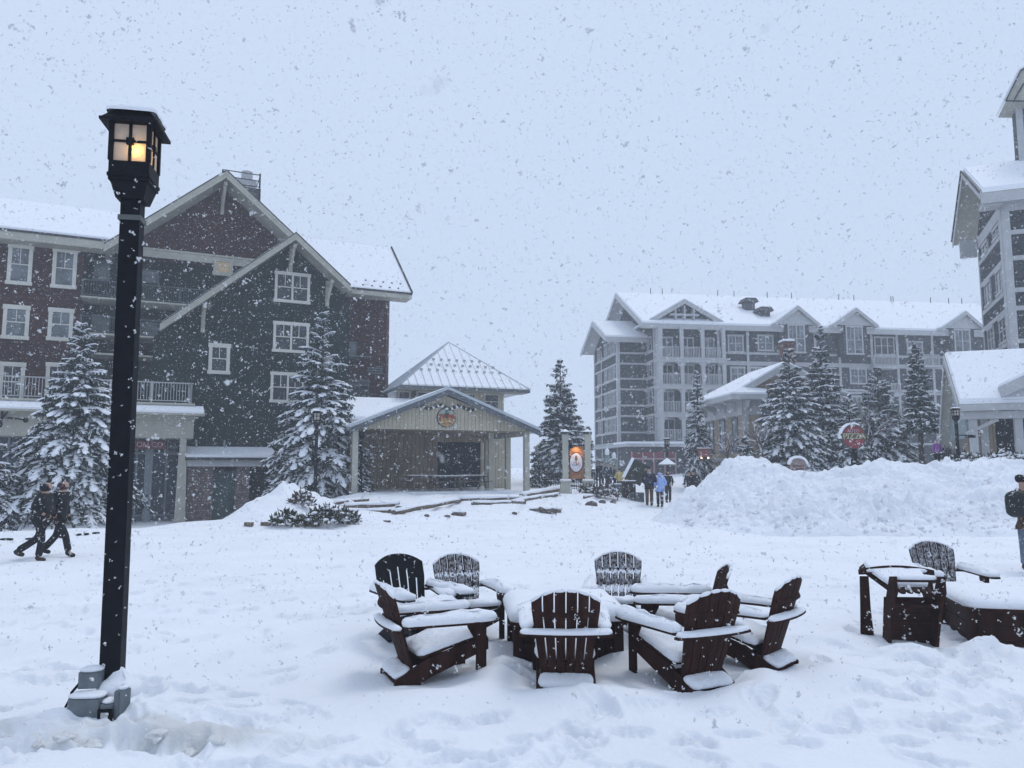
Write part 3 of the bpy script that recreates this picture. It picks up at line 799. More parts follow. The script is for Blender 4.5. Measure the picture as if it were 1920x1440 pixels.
# ------------------------------------------------------------------ building A: the red and green lodge on the left
def slab(b, p, th, m=0):       # roof slab from 4 top points, vertical thickness th
    return b.prism([Vector(q) for q in p], (0, 0, -th), m)
def roof_part(par, quads, th, name='roof', m=None, snow=0.12, edge=True, inset=0.05):
    b = MB()
    for q in quads: slab(b, q, th)
    o = b.build(name, m or ROOFD, par)
    if snow:
        s = MB()
        for q in quads:
            c = sum((Vector(x) for x in q), Vector())/len(q)
            top = [Vector(x)+(c-Vector(x)).normalized()*inset for x in q]
            # rounded snow blanket: two layers
            s.prism([p+Vector((0, 0, snow*0.6)) for p in top], (0, 0, -snow*0.6+0.003))
            s.prism([p+(c-p).normalized()*0.07+Vector((0, 0, snow)) for p in top], (0, 0, -snow*0.4+0.002))
        s.build('snow_cover', SNOW, o)
    return o
def gable(par, F, ta, za, tl, zl, tr, zr, n0, n1, th=0.5, roofm=None, trimm=None, snow=0.10, lip=0.10):
    """two roof slopes running back from n0 to n1, with barge boards on the front"""
    rm = trimm or TRIM
    o = roof_part(par, [[(ta, n0+.02, za), (ta, n1, za), (tl, n1, zl), (tl, n0+.02, zl)], [(ta, n0+.02, za), (tr, n0+.02, zr), (tr, n1, zr), (ta, n1, za)]], 0.22, 'roof', SOFFIT, snow)
    b = MB()
    for (t, z) in ((tl, zl), (tr, zr)):
        b.prism([(ta, n0-.04, za-0.04), (t, n0-.04, z-0.04), (t, n0-.04, z-0.04-th), (ta, n0-.04, za-0.04-th)], (0, 0.055, 0))
        b.prism([(ta, n0-.07, za-0.02), (t, n0-.07, z-0.02), (t, n0-.07, z-0.24), (ta, n0-.07, za-0.24)], (0, 0.028, 0))
    b.build('barge_board', rm, par)
    b = MB()
    for (t, z) in ((tl, zl), (tr, zr)):
        b.prism([(ta, n0-.12, za+0.05), (t, n0-.12, z+0.05), (t, n0-.12, z-0.02), (ta, n0-.12, za-0.02)], (0, 0.14, 0))
    b.build('roof_edge', ROOFD, par)
    return o

FA = Frame(340, 975, 43, 25)
A = FA.root('lodge', 'four-storey lodge on the left in dark red and dark green shingles with steep snowy gables', 'building')
NW, NG = 5.0, 2.5
tL = -22.0
t150 = FA.t(150, NW, 600); tEnd = FA.t(728, NW, 650)
tg0 = FA.loc(285, 700, NG)[0]; tg1 = FA.loc(655, 640, NG)[0]
zL, zR, zRid = 15.1, 13.8, 18.6
s_ = 0.85
nb0, ng0 = 2.5, .7
taB, zaB = FA.loc(425, 320, nb0); taG, zaG = FA.loc(555, 437, ng0)
zband = FA.zz(270, 466, NW)
# walls
def wall(name, m, poly, n, th=0.3, par=None): return MB().xz(poly, n, n+th).build(name, m, par)
wall('wall', MAROON, [(tL, -2), (t150, -2), (t150, zL), (tL, zL)], NW, .3, A)
wall('wall', GREEN, [(t150+.001, -2), (tg1, -2), (tg1, zR), (taB+(taB-t150)*0.6, zband), (t150+.001, zband)], NW+1.2, .3, A)
MB().box(t150-.3, t150, NW+.301, NW+1.2, -2, zL).build('wall', MAROON, A)
zt = lambda t: zaB-0.25-s_*abs(t-taB)
wall('wall', MAROON, [(taB-6.2, zband), (taB+6.2, zband), (taB+6.2, zt(taB+6.2)), (taB, zaB-.25), (taB-6.2, zt(taB-6.2))], NW-.02, .28, A)
b = MB(); b.box(t150-1.5, tg1-1, NW-.10, NW-.021, zband-.5, zband); b.box(t150-1.6, tg1-1, NW-.18, NW-.101, zband-.06, zband+.06); b.build('band', TRIM, A)
zg = lambda t: zaG-0.25-s_*abs(t-taG)
wall('wall', GREEN, [(tg0, -2), (tg1, -2), (tg1, zg(tg1)), (taG, zg(taG)), (tg0, zg(tg0))], NG, .3, A)
MB().box(tg0, tg0+.3, NG+.301, NW+1.2, -2, zg(tg0)).build('wall', GREEN, A)
MB().box(tg1-.3, tg1, NG+.301, NW, -2, zg(tg1)-.2).build('wall', GREEN, A)
wall('wall', MAROON, [(tg1+.001, -2), (tEnd, -2), (tEnd, zR), (tg1+.001, zR)], NW, .3, A)
MB().box(tEnd-.28, tEnd, NW+.301, NW+8, -2, zR).build('wall', MAROON, A)
b = MB(); b.box(tEnd-.16, tEnd+.03, NW-.05, NW-.001, -2, zR); b.build('corner_board', mat('dark_trim', (.10, .06, .06)), A)
# roofs
eaveN = NW-1.2; nR = 9.2
tRo = FA.loc(772, 557, eaveN)[0]
roof_part(A, [[(tL, eaveN, zL+.25), (taB-6.2, eaveN, zL+.25), (taB-3.2, nR, zRid), (tL, nR, zRid)]], .28, m=SOFFIT, snow=.14)
roof_part(A, [[(tg1-2.5, eaveN, zR+.15), (tRo, eaveN, zR+.15), (tRo, nR, zRid), (tg1-2.5, nR, zRid)]], .28, m=SOFFIT, snow=.06)
roof_part(A, [[(tL, nR+.001, zRid), (tRo, nR+.001, zRid), (tRo, 14, zR), (tL, 14, zR)]], .28, m=SOFFIT, snow=.06)
b = MB(); b.box(tL, taB-6.0, eaveN-.04, eaveN-.001, zL-.30, zL+.20); b.box(tL, taB-6.0, eaveN-.03, NW-.001, zL-.34, zL-.301); b.build('eave_board', TRIM, A); b = MB()
b.box(tg1+.4, tRo, eaveN-.04, eaveN-.001, zR-.28, zR+.10); b.box(tg1+.1, tRo-.05, eaveN, NW-.001, zR-.30, zR-.281)
b.build('eave_board', TRIM, A)
b = MB(); b.box(tL, taB-6.0, eaveN-.11, eaveN-.041, zL+.12, zL+.24); b.build('gutter', ROOFD, A); b = MB(); b.box(tg1+.4, tRo, eaveN-.11, eaveN-.041, zR+.02, zR+.14)
b.bar((tRo+.01, eaveN-.05, zR+.12), (tRo+.01, nR, zRid+.02), .08, .25); b.build('gutter', ROOFD, A)
b = MB(); random.seed(3)     # snow guards studded on the right roof
for i in range(11):
    for j in range(5):
        t = tg1+1.2+i*.62+(j % 2)*.31; n = eaveN+.25+j*.55; z = zR+.15+(zRid-zR-.15)*(n-eaveN)/(nR-eaveN)+.06
        if t < tRo-.3 and (j < 2 or i > 4): b.box(t-.05, t+.05, n-.04, n+.04, z-.02, z+.07)
b.build_each('snow_guard', ROOFD, A)
tBl = FA.loc(195, 460, nb0)[0]
gable(A, FA, taB, zaB, tBl, zaB-s_*(taB-tBl), taB+6.9, zaB-s_*6.9, nb0, 15, .42)
tGl = FA.loc(300, 605, ng0)[0]; tGr = FA.loc(657, 540, ng0)[0]
gable(A, FA, taG, zaG, tGl, zaG-s_*(taG-tGl), tGr, zaG-s_*(tGr-taG), ng0, 8.5, .38)
# brackets under the gables
b = MB()
for t, n0, nw, za, ta in ((taB, nb0+.1, NW, zaB, taB), (taG, ng0+.1, NG, zaG, taG), (taG+2.35, ng0+.1, NG, zaG, taG), (taG-5.0, ng0+.1, NG, zaG, taG)):
    z = za-.3-s_*abs(t-ta)
    b.box(t-.11, t+.11, nw-.2, nw-.001, z-1.75, z-.1); b.bar((t, nw-.1, z-1.5), (t, n0+.2, z-.35), .16, .16); b.box(t-.10, t+.10, n0+.1, nw-.21, z-.55, z-.33)
b.build_each('bracket', TRIM, A)
# windows of the lodge
for q in ((14, 459, 61, 533), (98, 467, 144, 540), (5, 573, 55, 635), (90, 579, 137, 638), (-2, 680, 46, 752), (85, 681, 128, 752)):
    winpx(FA, A, *q, NW, glass=GLASSC if q[1] < 600 else GLASS, trim=.2, tm=WTRIM)
for q in ((-110, 453, -60, 528), (-115, 570, -62, 633), (-105, 680, -60, 752)): winpx(FA, A, *q, NW, trim=.2)
for q in ((515, 512, 581, 567), (512, 605, 579, 660), (507, 699, 571, 754)): winpx(FA, A, *q, NG, sashes=2, trim=.16, tm=WTRIM)
winpx(FA, A, 391, 645, 431, 700, NG, trim=.2, tm=WTRIM)
LITG = mat('lit_attic_glass', (.2, .19, .15), .3, .3, .3, 2); LITG.node_tree.nodes['Principled BSDF'].inputs['Emission Color'].default_value = (1, .75, .4, 1); LITG.node_tree.nodes['Principled BSDF'].inputs['Emission Strength'].default_value = .16
winpx(FA, A, 400, 485, 437, 516, NW-.1, trim=.22, glass=LITG)
GT = mat('dull_green_trim', (.10, .13, .13))
for q in ((176, 490, 206, 524), (265, 507, 298, 530), (172, 592, 205, 627), (262, 606, 296, 632)): winpx(FA, A, *q, NW+1.15, trim=.06, tm=GT, glass=GLASSC, grid=False)
winpx(FA, A, 655, 713, 691, 752, NW, trim=.08, tm=GT); winpx(FA, A, 640, 641, 668, 672, NW, trim=.05, tm=GT, glass=GLASSC, grid=False)
winpx(FA, A, 690, 690, 716, 700, NW, trim=.05, tm=GT, grid=False)
for (v0, lab) in ((560, 0), (627, 1), (664, 2)):
    z = FA.zz(200, v0, NW-.6); t1 = taG-5.2 if lab < 2 else tg0
    b = MB(); b.box(t150+.02, t1+2.5, NW-.9, NW+1.19, z-.08, z+.02); o = b.build('balcony', TRIM, A)
    if lab < 2: railing(o, [(t150+.1, NW-.85, z), (t1+1.5, NW-.85, z)], 1.0, .14, mat('dark_rail', (.07, .09, .095)), pick=.025)
for v0 in (668, 722):
    z = FA.zz(665, v0, NW-.5); b = MB(); b.box(FA.t(650, NW-.5), FA.t(692, NW-.5), NW-.7, NW-.001, z-.06, z+.04); b.build('balcony', GT, A)
# deck over the shop front
tD = FA.loc(362, 745, -.2)[0]; zD = FA.zz(360, 757, 0)
b = MB(); b.box(tL, tD, -.2, NW-.001, zD-.25, zD); b.box(tL, tD+.12, -.32, -.201, zD-.13, zD-.02); b.build('deck', TRIM, A)
railing(A, [(tL, -.1, zD), (tD-.1, -.1, zD), (tD-.1, NG-.1, zD)], 1.12, .15, RAILM)
b = MB(); e = 0.8; tf = FA.loc(384, 775, -1.0)[0]      # sloping snow shelf and fascia
b.prism([(tL, -.2, zD-.26), (tL, -1.1, zD-.62), (tL, -1.1, zD-.72), (tL, -.2, zD-.72)], (tf-tL, 0, 0)); sh = b.build('cornice', TRIM, A)
s2 = MB(); s2.prism([(tL, -.2, zD-.14), (tL, -1.08, zD-.52), (tL, -1.08, zD-.61), (tL, -.2, zD-.255)], (tf-tL-.05, 0, 0)); s2.build('snow_cover', SNOW, sh)
zF = FA.zz(340, 822, 0); tc1 = FA.loc(362, 820, 0)[0]
b = MB(); b.box(tL, tc1, -.25, 2.2, zF, zD-.721); b.box(tL, tc1+.05, -.32, -.251, zD-1.0, zD-.722); b.build('fascia', TRIM, A)
b = MB(); b.box(FA.t(8, -.3), FA.t(8, -.3)+.06, -.5, -.26, zF+.6, zF+1.3); t8 = FA.t(20, -.3)
b.tube([(t8, -.3, zF+1.2), (t8-.2, -.5, zF+.9), (t8-.25, -.7, zF+.6)], .04); b.tube([(t8, -.3, zF+.9), (t8+.5, -.6, zF+.85), (t8+.8, -.7, zF+.8)], .04)
b.ball((t8-.25, -.7, zF+.52), .13); b.ball((t8+.85, -.7, zF+.78), .13); b.build('fascia_lamp', BLACKM, A)
for u in (340, 145):
    t = FA.loc(u, 900, 0)[0]
    b = MB(); zt_ = FA.zz(340, 850, 0)
    b.prism([(t-.17, -.17, zt_), (t+.17, -.17, zt_), (t+.17, .17, zt_), (t-.17, .17, zt_)], (0, 0, zF-zt_))
    b.add([(t-.30, -.3, -2), (t+.30, -.3, -2), (t+.30, .3, -2), (t-.30, .3, -2), (t-.2, -.2, zt_), (t+.2, -.2, zt_), (t+.2, .2, zt_), (t-.2, .2, zt_)], [(0,3,2,1),(4,5,6,7),(0,1,5,4),(1,2,6,5),(2,3,7,6),(3,0,4,7)])
    b.box(t-.26, t+.26, -.26, .26, zt_-.1, zt_+.02); b.build('column', TRIM, A)
t283 = FA.loc(280, 850, 1.5)[0]
b = MB(); b.box(t283-.2, t283+.2, 1.3, 1.7, -2, zF); b.build('column', mat('blue_grey_column', (.20, .23, .25)), A)
# shop front
t0_ = FA.t(160, 1.9); t1_ = FA.t(333, 1.9)
b = MB(); b.box(tL, t1_+.2, 2.2, 2.3, -2, zF+.3); b.build('shop_glass', GLASSB, A)
b = MB()
for k in range(16):
    t = tL+1+k*1.55; b.box(t-.05, t+.05, 2.08, 2.199, -2, zF)
for z in (FA.zz(300, 850, 2), FA.zz(300, 966, 2), FA.zz(300, 838, 2)): b.box(tL, t1_+.2, 2.1, 2.198, z-.06, z+.06)
b.build('shop_mullions', mat('blue_grey_frame', (.22, .26, .29)), A)
b = MB(); zk = FA.zz(300, 966, 2); b.box(tL, t1_+.2, 2.05, 2.079, -2, zk-.07); b.build('kick_panel', mat('grey_panel', (.12, .14, .155)), A)
b = MB(); b.box(FA.t(105, 1.6), FA.t(133, 1.6), 1.5, 2.0, -2, zF); b.build('pier', STONE, A)
# left part: bright blue sheets behind the tree
b = MB(); b.box(FA.t(15, 2), FA.t(95, 2), 1.9, 2.04, -.7, .95); b.build('blue_panel', mat('blue_panel', (.03, .09, .22)), A)
ts0, zs1 = FA.loc(247, 826, 1.0); ts1, zs0 = FA.loc(311, 842, 1.0)
sg = MB().box(ts0-1.6, ts1, .95, 1.05, zs0, zs1).build('shop_sign', mat('dark_red_sign', (.16, .035, .04)), A)
text_mesh('BURTON CO', 0.40, .01, 'lettering', mat('pale_sign_letters', (.55, .42, .42)), sg, Matrix.Translation((ts0+.42, .93, (zs0+zs1)/2)) @ VERT)
b = MB(); b.box(FA.t(316, 1)-.02, FA.t(316, 1)+.04, 1.0, 1.06, FA.zz(316, 850, 1), FA.zz(316, 820, 1)); b.build('sign_hanger', RAILM, A)
# low stone entry with snowy roof
te0 = FA.loc(352, 900, .2)[0]; te1 = FA.loc(520, 900, .2)[0]; ze = FA.zz(420, 873, .0)
b = MB(); td0, td1 = FA.t(408, .2), FA.t(450, .2); b.box(te0, td0, .2, NG-.001, -2, ze); b.box(td1, FA.t(475, .2), .2, NG-.001, -2, ze); b.build('entry_wall', STONE, A)
b = MB(); b.box(td0, td1, .5, .58, -2, FA.zz(430, 884, .5)); d_ = b.build('door', mat('dark_green_door', (.02, .05, .05), .5, .4, .3, 1.5), A)
MB().box(td1-.25, td1-.2, .42, .499, 0.0, .12).build('handle', BLACKM, d_)
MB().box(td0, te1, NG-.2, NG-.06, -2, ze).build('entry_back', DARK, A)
b = MB(); b.box(te0-.1, te1, -.15, .1, ze-.05, ze+.35); b.build('entry_beam', GTRIM, A)
zs = FA.zz(420, 846, 2.0)
roof_part(A, [[(te0-.2, -.35, ze+.45), (te1, -.35, ze+.45), (te1, NG-.01, zs+.15), (te0-.2, NG-.01, zs+.15)]], .15, 'entry_roof', ROOFD, .14)
# roof plant on the big gable
b = MB(); tq = taB
def rp(u, v, n=6.0): t, z = FA.loc(u, v, n); return t, z
(t0q, z0q), (t1q, z1q) = rp(418, 318), rp(489, 326)
b.box(rp(488, 320)[0]-.05, rp(488, 320)[0]+.05, 5.95, 6.05, zaB-3.2, z1q); b.box(t0q-.05, t0q+.05, 5.95, 6.05, zaB-1.2, z0q)
for dz in (0, .42, .84): b.bar((t0q, 6, z0q-dz), (t1q, 6, z0q-dz), .05, .05)
b.bar((t1q, 6, z0q), (t1q, 9, z0q), .05, .05); b.bar((t0q, 9, z0q), (t1q, 9, z0q), .05, .05); b.box(t1q-.05, t1q+.05, 8.95, 9.05, zaB-3.2, z0q)
b.build('roof_railing', BLACKM, A)
b = MB(); c1, cz = rp(463, 335, 7.5); b.tube([(c1, 7.5, zaB-2.5), (c1, 7.5, cz+.45)], .38, 14); b.box(c1-.65, c1+.6, 7.0, 8.1, zaB-2.5, cz-.25); b.tube([(c1-1.3, 7.5, zaB-1.5), (c1-1.3, 7.5, cz-.0)], .33, 12)
b.ball((c1-1.3, 7.5, cz), (.4, .4, .25), 0, 12, 6); b.build('roof_vent', RAILM, A)
b = MB(); b.box(t1q-1.1, t1q+.05, 6.1, 8.8, zaB-4.0, FA.zz(480, 357, 6.5)); b.build('roof_curb', GREY, A)

# ------------------------------------------------------------------ link roof between the lodge and the pavilion
FB = Frame(665, 925, 38, 21)
K = FB.root('link_building', 'low snow-roofed link between the lodge and the pavilion', 'building')
q0 = FB.loc(600, 785, 5); q1 = FB.loc(738, 785, 5)
MB().box(q0[0], FB.loc(655, 800, 5.5)[0], 5.5, 9, -1, q0[1]-.1).build('wall', MAROON, K)
roof_part(K, [[(q0[0], 5, q0[1]), (q1[0]+2, 5, q0[1]), (q1[0]+2, 9.2, FB.zz(690, 749, 9.2)), (q0[0], 9.2, FB.zz(690, 749, 9.2))]], .2, 'roof', GTRIM, .16)

# ------------------------------------------------------------------ pavilion with board gable and tower
P_ = FB.root('pavilion', 'open-fronted pavilion with cream board gable and posts beside the lodge', 'building')
ta, za = FB.loc(840, 728, -.6); tl, zl = FB.loc(655, 799, -.6); tr, zr = FB.loc(1013, 806, -.6)
zb = FB.zz(830, 806, 0); tw0 = FB.t(672, 0); tw1 = FB.t(987, 0)
nB = FB.find_n(952, 880, tw1)[0]; nB = max(2.5, nB)
sB = (za-zl)/(ta-tl)
MB().xz([(tw0-.1, zb), (tw1+.15, zb), (tw1+.15, zb+.15), (ta, za-.30), (tw0-.1, zb+.15)], 0, .2).build('gable_wall', CREAMB, P_)
DKG = mat('dark_grey_barge', (.10, .115, .13))
o = roof_part(P_, [[(ta, -.6, za), (ta, 8, za), (tl, 8, zl), (tl, -.6, zl)], [(ta, -.6, za), (tr, -.6, zr), (tr, 8, zr), (ta, 8, za)]], .16, 'roof', METALR, .10, inset=.02)
b = MB()
for (t, z) in ((tl, zl), (tr, zr)): b.prism([(ta, -.66, za-.08), (t, -.66, z-.08), (t, -.66, z-.34), (ta, -.66, za-.34)], (0, .055, 0)); b.prism([(ta, -.60, za-.17), (t, -.60, z-.17), (t, -.60, z-.21), (ta, -.60, za-.21)], (0, .6, 0))
b.build('barge_board', DKG, P_)
b = MB()
for (t, z) in ((tl, zl), (tr, zr)): b.prism([(ta, -.74, za+.08), (t, -.74, z+.08), (t, -.74, z-.07), (ta, -.74, za-.07)], (0, .10, 0))
b.build('roof_edge', METALR, P_)
zfl = FB.zz(665, 925, 0)
for (u, n, h) in ((665, 0.05, 0), (987, .05, 0), (952, nB, 0), (910+10, nB-.3, 0)):
    t = FB.loc(u, 870, n)[0]; MB().box(t-.14, t+.14, n-.12, n+.14, -.5, zb-.002).build('column', TRIM, P_)
tbw1 = FB.loc(949, 870, 6.4)[0]
nBk = 6.4; to0 = FB.loc(820, 870, nBk)[0]; to1 = FB.loc(910, 870, nBk)[0]; zo = FB.zz(865, 829, nBk)
tS = FB.loc(672, 870, nBk)[0]-1.4
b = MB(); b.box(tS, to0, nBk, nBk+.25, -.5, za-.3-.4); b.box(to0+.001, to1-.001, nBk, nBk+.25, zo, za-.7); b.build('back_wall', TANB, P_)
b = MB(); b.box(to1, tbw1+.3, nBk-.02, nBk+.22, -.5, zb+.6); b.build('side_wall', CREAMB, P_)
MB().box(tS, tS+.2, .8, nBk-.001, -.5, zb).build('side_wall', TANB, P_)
MB().box(to0-.1, to1+.1, nBk+1.2, nBk+1.3, -.5, zo+.3).build('opening_dark_panel', mat('opening_shade_navy', (.018, .026, .040), .8, .1, .5, .8), P_)  # recessed panel, its dark colour stands for the shade inside the opening
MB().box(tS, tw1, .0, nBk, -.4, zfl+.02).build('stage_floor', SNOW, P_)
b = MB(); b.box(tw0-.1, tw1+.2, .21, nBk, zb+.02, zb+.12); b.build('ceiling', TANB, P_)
b = MB(); b.box(tw1-.1, tw1+.12, .21, nBk-.05, zb-.25, zb+.018); b.box(tw0-.1, tw0+.12, .21, nBk-.05, zb-.25, zb+.018); b.build_each('side_beam', TRIM, P_)
# garland and round emblem
te, ze_ = FB.loc(837, 783, -.05)
b = MB(); rnd = random.Random(2); pts = []
for i in range(40):
    f = i/39; t = FB.t(778+f*113, -.1); z = FB.zz(835, 763, -.1)+.09*math.sin(f*19)+rnd.uniform(-.03, .03)-.12*abs(f-.5)
    pts.append((t, -.12, z)); b.ball((t, -.12, z), (rnd.uniform(.07, .13), .07, rnd.uniform(.05, .09)), 0 if i % 3 else 1, 6, 4)
b.build('garland', [SHRUB, SNOW], P_)
n = 28; rr_ = 0.47
MB().xz([(te+.51*math.cos(2*math.pi*i/n), ze_+.51*math.sin(2*math.pi*i/n)) for i in range(n)], -.07, -.01).build('emblem_rim', mat('emblem_dark_rim', (.06, .05, .05)), P_)
b = MB()
b.xz([(te+rr_*math.cos(2*math.pi*i/n), ze_+rr_*math.sin(2*math.pi*i/n)) for i in range(n)], -.10, -.01); em = b.build('round_emblem', mat('emblem_pale', (.30, .36, .33)), P_)
lo = [(te+.44*math.cos(a), ze_+.44*math.sin(a)) for a in np.linspace(R(155), R(385), 24)]
MB().xz(lo, -.115, -.101).build('emblem_orange', mat('emblem_orange', (.36, .19, .06), .6, .3, .6, 12), em)
lo = [(te+.42*math.cos(a), ze_+.42*math.sin(a)) for a in np.linspace(R(158), R(205), 8)]+[(te+.42*math.cos(a), ze_+.42*math.sin(a)) for a in np.linspace(R(335), R(378), 8)]
MB().xz(lo, -.125, -.116).build('emblem_red_band', mat('emblem_red', (.25, .06, .04), .6, .3, .4, 14), em)
b = MB(); b.xz([(te-.12, ze_+.14), (te+.12, ze_+.14), (te, ze_+.42)], -.14, -.126); b.xz([(te-.03, ze_-.05), (te+.03, ze_-.05), (te+.03, ze_+.14), (te-.03, ze_+.14)], -.139, -.126); b.build('emblem_tree', mat('emblem_green', (.03, .07, .05)), em)
b = MB()
for k in range(9): x = te-.28+k*.07; b.box(x-.012, x+.012, -.135, -.126, ze_-.25, ze_-.02+.04*math.sin(k*2.2))
b.build('emblem_strokes', mat('emblem_yellow', (.55, .50, .18)), em)
# picnic tables on the stage
def picnic(F, u, v, n, label):
    t, z = F.loc(u, v, n); w_ = F.world(t, n, z); r = empty('picnic_table', w_, F.th, label, 'table', 'picnic tables under the pavilion roof')
    MB().box(-.9, .9, -.38, .38, .70, .75).build('tabletop', WOODL, r)
    for s in (-1, 1):
        MB().box(-.9, .9, s*.72-.13, s*.72+.13, .42, .46).build('bench', WOODL, r)
        b = MB(); b.bar((s*.6, -.7, 0), (s*.6, -.2, .70), .08, .05); b.bar((s*.6, .7, 0), (s*.6, .2, .70), .08, .05); b.bar((s*.6, -.75, .40), (s*.6, .75, .40), .08, .05); b.build('leg_frame', WOODL, r)
    b = MB(); add_snow(b, rect(-.88, .88, -.36, .36), .05, Matrix.Translation((0, 0, .75)), 3, step=.15); b.build('snow_cover', SNOW, r, True)
picnic(FB, 790, 918, 3.0, 'dark picnic table on the left half of the pavilion floor')
picnic(FB, 838, 919, 2.0, 'snow-topped picnic table in the middle of the pavilion floor')
picnic(FB, 885, 917, 3.2, 'dark picnic table on the right, before the navy opening of the pavilion')
# tower
T = FB.root('hip_roofed_tower', 'square cream tower with a pyramid metal roof behind the pavilion', 'building')
n0 = 8.6; tA_, zA_ = FB.loc(752, 721, n0); tB_ = FB.t(992, n0, 732); dd = tB_-tA_; tm_ = (tA_+tB_)/2
apz = FB.loc(842, 643, n0+dd/2)[1]
c4 = [(tA_, n0), (tB_, n0), (tB_, n0+dd), (tA_, n0+dd)]; ap = (tm_, n0+dd/2, apz)
b = MB(); zz_ = zA_
vs = [(x, y, zz_) for x, y in c4]+[ap]+[(x, y, zz_-.18) for x, y in c4]
b.add(vs, [(0,1,4),(1,2,4),(2,3,4),(3,0,4),(0,5,6,1),(1,6,7,2),(2,7,8,3),(3,8,5,0),(5,8,7,6)]); rf = b.build('roof', METALR, T)
b = MB(); c = Vector(ap)
vs = [tuple(Vector((x, y, zz_)).lerp(Vector((ap[0], ap[1], zz_)), .012)+Vector((0, 0, .085))) for x, y in c4]+[(ap[0], ap[1], apz+.065)]+[tuple(Vector((x, y, zz_)).lerp(Vector((ap[0], ap[1], zz_)), .012)+Vector((0, 0, .01))) for x, y in c4]
b.add(vs, [(0,1,4),(1,2,4),(2,3,4),(3,0,4),(0,5,6,1),(1,6,7,2),(2,7,8,3),(3,8,5,0)]); b.build('snow_cover', SNOW, rf)
b = MB(); g_ = MB()
for k in range(1, 16):
    f = k/16; t = tA_+dd*f; h = 1-abs(2*f-1); e_ = Vector((t, n0, zz_+.05)); top = Vector((tA_+dd*f, n0+dd/2*h, zz_+(apz-zz_)*h+.05))
    b.bar(e_, top, .035, .09)
    e_ = Vector((tA_, n0+dd*f, zz_+.05)); top = Vector((tA_+dd/2*h, n0+dd*f, zz_+(apz-zz_)*h+.05)); b.bar(e_, top, .035, .09)
    for r_ in (.30, .42, .54):
        if h > r_+.05:
            p = Vector((t+.25*((int(r_*100)//12) % 2), n0+dd/2*r_, zz_+(apz-zz_)*r_+.10)); g_.box(p.x-.09, p.x+.09, p.y-.03, p.y+.03, p.z-.02, p.z+.10)
for i in range(4):
    b.bar(Vector((*c4[i], zz_+.04)), Vector(ap)+Vector((0, 0, .04)), .10, .08)
b.build('roof_seam', METALR, T); g_.build_each('snow_guard', RAILM, T)
MB().box(tA_-.04, tB_+.04, n0-.1, n0-.001, zz_-.22, zz_-.02).build('gutter', DKG, T)
b = MB(); e = 1.3; b.box(tA_+e, tB_-e, n0+e, n0+dd-e, -.5, zz_-.18); b.build('wall', CREAMB, T)
b = MB(); b.box(tA_-.02, tB_+.02, n0+.0, n0+e, zz_-.24, zz_-.19); b.build('soffit', SOFFIT, T)
for (u0, u1) in ((906, 936), (868, 892), (745, 770), (780, 812)):
    t0 = FB.t(u0, n0+e, 752); t1 = FB.t(u1, n0+e, 752); window(T, t0, t1, FB.zz(900, 768, n0+e), FB.zz(900, 737, n0+e), n0+e, 1, GLASS, .12, grid=False)
# ------------------------------------------------------------------ building C: the far grey hotel
FC = Frame(1232, 880, 80, 8)
C_ = FC.root('hotel', 'long grey shingled hotel far behind with white bands, balconies and dormers', 'building')
zE = 16.75; tC0 = 0.0; tCe = FC.t(1860, 0); nRc = 9.0; zRc = 22.2
lev = [13.3, 10.5, 7.6, 4.7]      # balcony floor levels
tbay = FC.t(1348, 0)
MB().box(tC0, tCe+6, 0, .3, -1, zE).build('wall', GREYD, C_)
MB().box(tC0, tC0+.3, .301, 18, -1, zE).build('wall', GREYD, C_)
MB().yz([(0.0, zE), (18, zE), (nRc, zRc-.3)], tC0-.02, tC0+.28).build('gable_wall', GREYD, C_)
roof_part(C_, [[(-1.6, -1, zE+.1), (tCe+6, -1, zE+.1), (tCe+6, nRc, zRc), (-1.6, nRc, zRc)], [(-1.6, nRc, zRc), (tCe+6, nRc, zRc), (tCe+6, 19, zE+.1), (-1.6, 19, zE+.1)]], .25, 'roof', GTRIM, .22)
b = MB(); b.box(-1.62, tCe+6, -1.06, -1.001, zE-.45, zE+.08)
for s in (-1, 19): b.prism([(-1.66, s, zE+.1), (-1.66, nRc, zRc), (-1.66, nRc, zRc-.55), (-1.66, s, zE-.45)], (.05, 0, 0))
b.box(-1.6, tCe+6, -1, -.001, zE-.30, zE-.25); b.build('eave_board', GTRIM, C_)
b = MB()
for z in [zE-.4]+[l-.25 for l in lev]+[l+2.35-.0 for l in lev[1:]]+[lev[0]+.75]+[1.9]:
    if z < zE-.5: b.box(tbay, tCe+5, -.06, -.001, z-.12, z+.12)
b.box(-.06, -.001, 0, 17, lev[0]-.3, lev[0]-.05)
for l in lev+[1.9]:
    b.box(-.07, -.001, .02, 4, l-.30, l-.05); b.box(-.07, -.001, .02, 4, l+.75, l+.95)
for t in (-.05, tbay, FC.t(1403, 0), FC.t(1530, 0), FC.t(1575, 0), FC.t(1636, 0), FC.t(1684, 0), FC.t(1750, 0)): b.box(t-.14, t+.14, -.10, -.061, 1.2, zE-.3)
b.build('band', GTRIM, C_)
for l in lev:   # windows in the short side wall
    for nn in (0.9, 2.2): window(C_, nn, nn+.9, l+1.0, l+2.5, 0, 1, GLASSC if nn > 2 else GLASS, .1, GTRIM, True, side=tC0)
